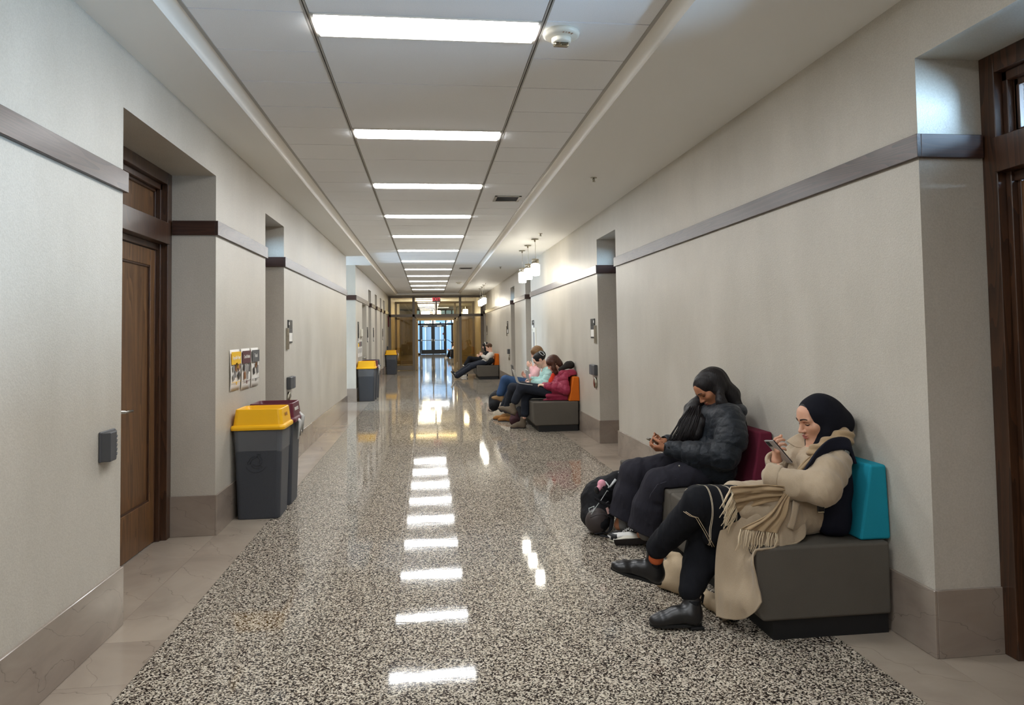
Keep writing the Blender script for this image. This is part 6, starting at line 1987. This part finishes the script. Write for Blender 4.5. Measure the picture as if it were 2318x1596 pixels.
# ------------------------------------------------------------------ the farther sitters
def seated(label, J, tops, pants, hair, shoes_, skinm='skin_pale', vox=0.010, pitch=25, yaw=0.0, back=None, hands=True, sc=1.0, extra=None):
    """J holds the joints read off the photo; F side is the far one"""
    base = vec(J['hip'][0], J['hip'][1], 0)
    P = wthing('person', label, 'person', base)
    p_ = math.radians(pitch); C = J['head']
    R = frame((-math.cos(p_), yaw, -math.sin(p_)), (-math.sin(p_), 0, math.cos(p_)))
    w = lambda f, l, u: C + R @ (np.array([f, l, u]) * sc)
    hip = J['hip']; sh = J['sh']; sw = 0.175
    dn = vec(0, -1, 0)
    shN, shF = sh + dn * sw, sh - dn * sw
    hN, hF = hip + dn * 0.095, hip - dn * 0.095
    B = Solid(); head_solid(B, C, R, sc, sh + vec(-0.01, 0, 0.05), True)
    F_ = Solid(); F_.p = list(B.p)
    B.chain([sh - vec(0.035, 0, 0), sh * 0.5 + hip * 0.5 - vec(0.03, 0, 0), hip + vec(-0.02, 0, 0.03)], 0.08, 0.04)
    B.chain([shN, J['elN'], J['wrN']], [0.045, 0.035, 0.024], 0.02); B.chain([shF, J['elF'], J['wrF']], [0.045, 0.035, 0.024], 0.02)
    B.chain([hN, J['kN'], J['aN']], [0.07, 0.05, 0.034], 0.03); B.chain([hF, J['kF'], J['aF']], [0.07, 0.05, 0.034], 0.03)
    hd = J.get('hand', vec(-0.85, 0.1, -0.3))
    hand_solid(B, J['wrN'], hd, vec(-0.2, 0.3, -1) if hd[2] < 0.3 else vec(0.3, 0.9, 0.2), False, (0.35, 0.45, 0.3), 0.95)
    hand_solid(B, J['wrF'], hd * vec(1, -1, 1), vec(-0.2, -0.3, -1) if hd[2] < 0.3 else vec(0.3, -0.9, 0.2), True, (0.35, 0.45, 0.3), 0.95)
    body = B.mesh(min(vox, 0.0065)).build('body', skinm, P)
    face_details(F_, C, R, sc, body) if vox < 0.012 else None
    mat, r, kind = tops
    K = Solid()
    K.cap(shN - dn * 0.04, shF + dn * 0.04, 0.085 * r, None, 0.05)
    K.ell(sh * 0.62 + hip * 0.38, (0.12 * r, 0.19 * r, 0.16), None, 0.06)
    K.ell(sh * 0.25 + hip * 0.75 + vec(0, 0, 0.02), (0.14 * r, 0.20 * r, 0.13), None, 0.06)
    K.ell(hip + vec(-0.03, 0, 0.01), (0.16 * r, 0.19 * r, 0.10), None, 0.06)
    rr = np.array([0.082, 0.072, 0.052]) * r
    K.chain([shN, J['elN'], J['wrN'] + unit(J['elN'] - J['wrN']) * 0.03], rr, 0.035)
    K.chain([shF, J['elF'], J['wrF'] + unit(J['elF'] - J['wrF']) * 0.03], rr, 0.035)
    off_bench(K, back)
    V = K.mesh(vox * 0.75, 2)
    if kind == 'puffer':
        quilt(V, [[shN, J['elN'], J['wrN']], [shF, J['elF'], J['wrF']], [sh + vec(0, 0, 0.1), hip]], 0.085, 0.010, 3, 0.005)
    else: V.push(0.006 * wob(V.V, 32, 3, 3))
    V.clear_bench(back)
    V.build('jacket' if kind != 'knit' else 'sweater', mat, P)
    mat, r, flare = pants
    K = Solid()
    for h, k, a in ((hN, J['kN'], J['aN']), (hF, J['kF'], J['aF'])):
        K.chain([h, k, k + (a - k) * (0.86 if shoes_[0][4] == 'hiking' else 1.0)], np.array([0.095, 0.074, 0.056 + flare]) * r, 0.035)
    off_bench(K)
    V = K.mesh(vox * 0.75, 2); V.push(0.005 * wob(V.V, 30, 9, 3)); V.clear_bench(); V.build('trousers', mat, P)
    style, mat = hair
    H = Solid(); H.ell(w(-0.016, 0, 0.036), np.array([0.106, 0.085, 0.092]) * sc, R, 0.02)
    if style == 'short':
        H.ell(w(0.02, 0, 0.085), np.array([0.085, 0.07, 0.035]) * sc, R, 0.03)
        H.ell(w(0.105, 0, -0.03), np.array([0.085, 0.078, 0.105]) * sc, R, 0.01, -1)
        H.ell(w(-0.03, 0, -0.095), np.array([0.12, 0.12, 0.07]) * sc, R, 0.02, -1)
    else:
        H.ell(w(0.110, 0.0, -0.042), np.array([0.080, 0.064, 0.098]) * sc, R, 0.01, -1)
        if style == 'long':
            for g in (-1, 1):
                H.chain([w(0.0, g * 0.075, 0.02), w(0.045, g * 0.072, -0.06), w(0.055, g * 0.07, -0.13), w(0.06, g * 0.06, -0.19)], [0.03, 0.034, 0.03, 0.012], 0.03)
            H.ell(w(-0.07, 0, -0.05), np.array([0.06, 0.08, 0.09]) * sc, R, 0.04)
            H.ell(w(0.05, 0.05, 0.05), np.array([0.05, 0.04, 0.05]) * sc, R, 0.03)
        if style == 'up':
            H.ell(w(-0.10, 0, 0.05), np.array([0.05, 0.06, 0.06]) * sc, R, 0.04)
            H.ell(w(0.0, 0.09, -0.01), np.array([0.03, 0.028, 0.045]) * sc, R, 0.01, -1)
            H.ell(w(-0.02, 0, -0.12), np.array([0.10, 0.12, 0.06]) * sc, R, 0.02, -1)
        if style == 'hooded':
            H.ell(w(-0.06, 0, -0.06), np.array([0.07, 0.085, 0.12]) * sc, R, 0.04)
    V = H.mesh(min(vox, 0.007), 1); V.push(0.002 * np.sin(160 * (V.V @ unit(vec(0.5, 0.8, 0.2))) + 5 * wob(V.V, 10, 4, 2))); V.build('hair', mat, P)
    for (heel, toe, up, top, kind, mats) in shoes_:
        shoe(P, heel, toe, up, top, kind, mats, max(0.006, vox * 0.7))
    return P, R, w

def kid(P, name):
    return [c for c in P.children if c.name.split('.')[0] == name][0]

def laptop(label, base, deckdir, open_deg, mat, W=0.31, D=0.215):
    """base: centre of the hinge edge; deckdir: from hinge towards the user"""
    c = np.asarray(base, float)
    y = unit(deckdir); x = unit(np.cross(y, vec(0, 0, 1))); z = np.cross(x, y)
    K = wthing('laptop', label, 'laptop', c)
    dk = slab('deck', mat, c + y * D / 2, np.array([x, y, z]).T, W, D, 0.014, K, 0.004, 1)
    slab('keyboard', 'key_dark', c + y * D * 0.42 + z * 0.0078, np.array([x, y, z]).T, W * 0.86, D * 0.45, 0.002, dk)
    slab('trackpad', 'laptop_silver' if mat != 'laptop_silver' else 'box_grey_light', c + y * D * 0.82 + z * 0.0076, np.array([x, y, z]).T, W * 0.34, D * 0.24, 0.002, dk)
    a = math.radians(open_deg)
    y2 = math.cos(a) * y + math.sin(a) * z; z2 = np.cross(x, y2)
    lidp = slab('lid', mat, c + y2 * D / 2, np.array([x, y2, z2]).T, W, D, 0.008, K, 0.003, 1)
    slab('screen', 'laptop_dark', c + y2 * D / 2 - z2 * 0.0045 * (1 if np.dot(z2, y) < 0 else -1), np.array([x, y2, z2]).T, W * 0.95, D * 0.9, 0.001, lidp)
    return K

hk = ('hiking_grey', 'sole_tread', 'shoe_black')
ht = ('hiking_tan', 'sole_tread', 'shoe_black')
# wine-red jacket, nearest of the three with laptops
Yw = 10.95
J = dict(head=at(1252, 822, Yw), sh=at(1275, 851, Yw), hip=vec(1.99, Yw, 0.555), elN=at(1281, 882, Yw - 0.25), wrN=at(1234, 873, Yw - 0.16), elF=at(1262, 880, Yw + 0.25), wrF=at(1230, 873, Yw + 0.08),
         kN=at(1182, 876, Yw - 0.06), aN=at(1164, 912, Yw + 0.03), kF=at(1192, 890, Yw + 0.12), aF=at(1187, 944, Yw + 0.06), hand=vec(-0.8, 0.25, 0.15))
sh1 = (at(1166, 942, Yw + 0.02), at(1126, 926, Yw + 0.07), at(1160, 915, Yw) - at(1163, 938, Yw), at(1160, 913, Yw + 0.03), 'hiking', hk)
sh2 = (vec(1.50, 11.05, 0.0), vec(1.255, 11.08, 0.0), (0, 0, 1), vec(1.462, 11.05, 0.175), 'hiking', hk)
P3, R3, w3 = seated('person in a wine-red winter jacket with brown hair, by the orange backrest', J, ('jacket_wine', 1.12, 'puffer'), ('denim_dark', 1.08, 0.006), ('long', 'hair_brown'), (sh1, sh2), 'skin_pale', 0.009, 34, back=(10.60, 11.25))
K = Solid().chain([at(1268, 836, Yw - 0.14), at(1286, 826, Yw - 0.1), at(1291, 826, Yw + 0.05), at(1280, 828, Yw + 0.15)], [0.03, 0.05, 0.055, 0.04], 0.04)
K.mesh(0.008, 1).build('hood_lining', 'hood_charcoal', kid(P3, 'jacket'))
K = Solid().chain([at(1272, 845, Yw - 0.17), at(1294, 848, Yw - 0.12), at(1298, 852, Yw + 0.05)], [0.05, 0.075, 0.075], 0.05); off_bench(K, (10.60, 11.25))
V = K.mesh(0.008, 1); V.push(0.008 * wob(V.V, 16, 5, 3)); V.clear_bench((10.6, 11.25)); V.build('hood', 'jacket_wine', kid(P3, 'jacket'))
K = Solid().chain([at(1254, 850, Yw + 0.0), at(1249, 863, Yw + 0.0), at(1244, 871, Yw + 0.0)], [0.045, 0.045, 0.03], 0.03)
K.mesh(0.009, 1).build('shirt', 'shirt_red', P3)
K = Solid().chain([at(1285, 905, Yw - 0.18), at(1232, 908, Yw - 0.14)], [0.05, 0.03], 0.03).chain([at(1290, 895, Yw - 0.2), at(1240, 896, Yw - 0.17)], [0.04, 0.035], 0.05); off_bench(K)
V = K.mesh(0.008, 1); V.push(0.007 * wob(V.V, 18, 6, 3)); V.clear_bench((10.6, 11.25)); V.build('jacket_hem', 'jacket_wine', kid(P3, 'jacket'))
laptop('silver laptop on the lap of the person in the wine-red jacket', at(1172, 866, Yw + 0.02), at(1220, 873, Yw + 0.02) - at(1172, 866, Yw + 0.02), 118, 'laptop_silver')
# mint jacket
Ym = 11.75
J = dict(head=at(1221, 815, Ym), sh=at(1240, 842, Ym), hip=vec(1.97, Ym, 0.555), elN=at(1236, 868, Ym - 0.24), wrN=at(1205, 866, Ym - 0.09), elF=at(1228, 864, Ym + 0.25), wrF=at(1204, 860, Ym + 0.08),
         kN=at(1160, 878, Ym - 0.08), aN=at(1145, 928, Ym + 0.16), kF=at(1162, 878, Ym + 0.14), aF=at(1136, 926, Ym + 0.42), hand=vec(-0.8, 0.25, 0.1))
c1 = (vec(1.38, 11.92, 0.0), vec(1.15, 12.02, 0.0), (0, 0, 1), vec(1.335, 11.93, 0.085), 'clog', ('suede_tan', 'sole_tread'))
c2 = (vec(1.32, 12.16, 0.0), vec(1.09, 12.26, 0.0), (0, 0, 1), vec(1.275, 12.17, 0.085), 'clog', ('suede_tan', 'sole_tread'))
P4, R4, w4 = seated('person in a mint puffer jacket with black clipped-up hair, middle of the three with laptops', J, ('puffer_mint', 1.12, 'puffer'), ('denim_dark', 1.0, 0.0), ('up', 'hair_black'), (c1, c2), 'skin_pale', 0.010, 36)
m = MB(); q0 = [w4(-0.095, 0.035, 0.115), w4(-0.12, 0.05, 0.075), w4(-0.115, 0.075, 0.03), w4(-0.085, 0.085, 0.03), w4(-0.07, 0.075, 0.07), w4(-0.07, 0.055, 0.115)]
m.tube(q0, 0.006, 6, closed=True); m.build('claw_clip', 'cable_grey', kid(P4, 'hair'))
laptop('silver laptop standing open before the person in the mint jacket', at(1196, 866, Ym), at(1220, 872, Ym) - at(1196, 866, Ym), 112, 'laptop_silver')
# pink knit, blue jeans
Yp = 12.55
J = dict(head=at(1215, 799, Yp), sh=at(1222, 830, Yp), hip=vec(1.93, Yp, 0.555), elN=at(1212, 852, Yp - 0.22), wrN=at(1203, 832, Yp - 0.06), elF=at(1205, 856, Yp + 0.22), wrF=at(1190, 854, Yp + 0.08),
         kN=at(1144, 860, Yp - 0.12), aN=at(1131, 895, Yp - 0.10), kF=at(1150, 872, Yp + 0.1), aF=at(1146, 908, Yp + 0.0), hand=vec(-0.55, 0.1, 0.6))
b1 = (at(1140, 912, Yp - 0.12), at(1111, 903, Yp - 0.06), at(1131, 888, Yp) - at(1136, 908, Yp), at(1133, 891, Yp - 0.1), 'hiking', ht)
b2 = (vec(1.50, 12.5, 0.0), vec(1.25, 12.55, 0.0), (0, 0, 1), vec(1.455, 12.5, 0.13), 'hiking', ht)
P5, R5, w5 = seated('person in a pink sweater and blue jeans with light brown hair, farthest of three', J, ('knit_pink', 1.0, 'knit'), ('denim_blue', 1.06, 0.012), ('long', 'hair_light'), (b1, b2), 'skin_pale', 0.010, 22)
laptop('dark laptop on blue jeans, lid standing upright', at(1163, 853, Yp), at(1190, 858, Yp) - at(1163, 853, Yp), 110, 'laptop_dark')

def bag_blob(label, pts, rs, mat, seed, strap=None, base=None):
    K = wthing('backpack', label, 'backpack', base if base is not None else vec(pts[0][0], pts[0][1], 0))
    S = Solid().chain(pts, rs, 0.06); S.cut((0, 0, 0.004), (0, 0, -1)); off_bench(S)
    V = S.mesh(0.009, 1); V.push(0.01 * wob(V.V, 14, seed, 3)); V.clear_bench((22.95, 23.6)); V.build('bag', mat, K)
    if strap is not None: ribbon('strap', mat, strap, vec(0.3, 1, 0.2), 0.03, K, 0.006, 14, 0.0, 1, 3)
    return K
bag_blob('black backpack on the floor behind the tan hiking boots', [at(1118, 918, 13.0), at(1121, 902, 13.1), at(1124, 892, 13.15)], [0.10, 0.10, 0.06], 'pack_black', 4, [at(1112, 918, 12.9), at(1106, 929, 12.85), at(1118, 931, 12.8)], at(1120, 925, 13.0) * vec(1, 1, 0))
bag_blob('dark plum bag on the floor behind the grey hiking boot', [vec(1.36, 11.35, 0.10), vec(1.37, 11.4, 0.2)], [0.09, 0.06], 'wine_dark', 6)
bag_blob('dark bag lying under the front of the second long bench', [vec(1.45, 11.5, 0.08), vec(1.47, 11.6, 0.24)], [0.07, 0.05], 'pack_black', 8)

# reclining boy and the person behind him, far bench
Yb = 23.25
J = dict(head=at(1107, 786, Yb), sh=at(1112, 803, Yb), hip=vec(1.90, Yb, 0.56), elN=at(1105, 812, Yb - 0.22), wrN=at(1091, 806, Yb - 0.08), elF=at(1102, 812, Yb + 0.24), wrF=at(1090, 803, Yb + 0.06),
         kN=at(1068, 830, Yb - 0.05), aN=at(1036, 851, Yb - 0.02), kF=at(1062, 828, Yb + 0.12), aF=at(1034, 848, Yb + 0.14), hand=vec(-0.55, 0.1, 0.7))
up6 = at(1041, 848, Yb) - at(1030, 857, Yb)
s1 = (at(1030, 857, Yb - 0.03), at(1019, 841, Yb - 0.04), up6, at(1037, 850, Yb - 0.02), 'skate', ('shoe_black', 'sole_white', 'shoe_white'))
s2 = (at(1032, 855, Yb + 0.16), at(1021, 840, Yb + 0.18), up6, at(1037, 848, Yb + 0.14), 'skate', ('shoe_black', 'sole_white', 'shoe_white'))
P6, R6, w6 = seated('person in a light grey hoodie with short brown hair, stretched out on the far bench', J, ('hoodie_grey', 1.0, 'sweat'), ('denim_dark', 1.1, 0.02), ('short', 'hair_boy'), (s1, s2), 'skin_pale', 0.013, 22, back=(22.95, 23.6))
c = at(1087, 799, Yb); phone('phone', 'dark phone held up by the person in the grey hoodie', c, frame((0.1, -1, 0), (0.6, 0, 0.8))[:, [0, 2, 1]] * vec(1, 1, -1), 'phone_body', 'phone_body')
Yh = 24.3
J = dict(head=at(1099, 783, Yh), sh=at(1102, 801, Yh), hip=vec(1.90, Yh, 0.56), elN=at(1097, 812, Yh - 0.22), wrN=at(1086, 808, Yh - 0.08), elF=at(1097, 812, Yh + 0.22), wrF=at(1086, 808, Yh + 0.08),
         kN=at(1063, 812, Yh - 0.08), aN=at(1054, 826, Yh - 0.2), kF=at(1064, 818, Yh + 0.1), aF=at(1056, 838, Yh + 0.1), hand=vec(-0.7, 0.1, 0.4))
t1 = (at(1055, 832, Yh - 0.2), at(1047, 827, Yh - 0.2), at(1053, 822, Yh) - at(1054, 830, Yh), at(1054, 827, Yh - 0.2), 'sneaker', ('shoe_white', 'sole_white', 'shoe_black'))
t2 = (vec(1.33, Yh + 0.1, 0), vec(1.08, Yh + 0.12, 0), (0, 0, 1), vec(1.28, Yh + 0.1, 0.11), 'sneaker', ('shoe_white', 'sole_white', 'shoe_black'))
P7, R7, w7 = seated('person all in black with white headphones, behind the one in the grey hoodie', J, ('trouser_black', 1.05, 'sweat'), ('trouser_black', 1.1, 0.01), ('long', 'hair_black'), (t1, t2), 'skin_pale', 0.013, 15)
MB().tube([w7(-0.01, 0.095, 0.0), w7(-0.01, 0.092, 0.08), w7(-0.01, 0.045, 0.128), w7(-0.01, -0.045, 0.128), w7(-0.01, -0.092, 0.08), w7(-0.01, -0.095, 0.0)], 0.012, 6).ell(w7(-0.01, 0.098, -0.01), (0.035, 0.02, 0.04), 12, 8).ell(w7(-0.01, -0.098, -0.01), (0.035, 0.02, 0.04), 12, 8).build('headphones', 'white_plastic', P7)
bk = bag_blob('black and grey backpack lying on the far bench beside the grey hoodie', [vec(1.96, 23.0, 0.545), vec(2.02, 22.97, 0.60)], [0.09, 0.10], 'pack_black', 12, [at(1119, 806, 22.95), at(1108, 818, 22.93), at(1096, 826, 22.92)], vec(2.0, 23.0, 0.447))
# person on the floor in the far hall
Yf = 44.0
J = dict(head=at(1025, 776, Yf), sh=at(1027, 788, Yf), hip=vec(1.60, Yf, 0.14), elN=at(1022, 796, Yf - 0.2), wrN=at(1017, 793, Yf - 0.08), elF=at(1022, 796, Yf + 0.2), wrF=at(1016, 794, Yf + 0.08),
         kN=at(1018, 795, Yf - 0.1), aN=at(1014, 806, Yf - 0.1), kF=at(1020, 794, Yf + 0.12), aF=at(1016, 806, Yf + 0.12), hand=vec(-0.7, 0.1, 0.4))
u1 = (vec(1.22, Yf - 0.1, 0), vec(0.97, Yf - 0.1, 0), (0, 0, 1), vec(1.17, Yf - 0.1, 0.1), 'sneaker', ('shoe_white', 'sole_white', 'shoe_black'))
u2 = (vec(1.27, Yf + 0.12, 0), vec(1.02, Yf + 0.12, 0), (0, 0, 1), vec(1.22, Yf + 0.12, 0.1), 'sneaker', ('shoe_white', 'sole_white', 'shoe_black'))
P8, R8, w8 = seated('person sitting on the floor of the far hall, black trousers and white sleeves', J, ('hoodie_grey', 1.0, 'sweat'), ('trouser_black', 1.1, 0.02), ('long', 'hair_black'), (u1, u2), 'skin_pale', 0.016, 25)
K = wthing('backpack', 'tall dark backpack standing in front of the person on the far floor', 'backpack', vec(1.44, 43.5, 0))
S = Solid().box((1.44, 43.5, 0.27), (0.15, 0.12, 0.265), None, 0.08); S.mesh(0.014, 1).build('bag', 'pack_black', K)
MB().tube([vec(1.36, 43.37, 0.45), vec(1.33, 43.35, 0.25), vec(1.30, 43.37, 0.04)], 0.02, 6, flat=0.4).build('strap', 'ink_grey', K)
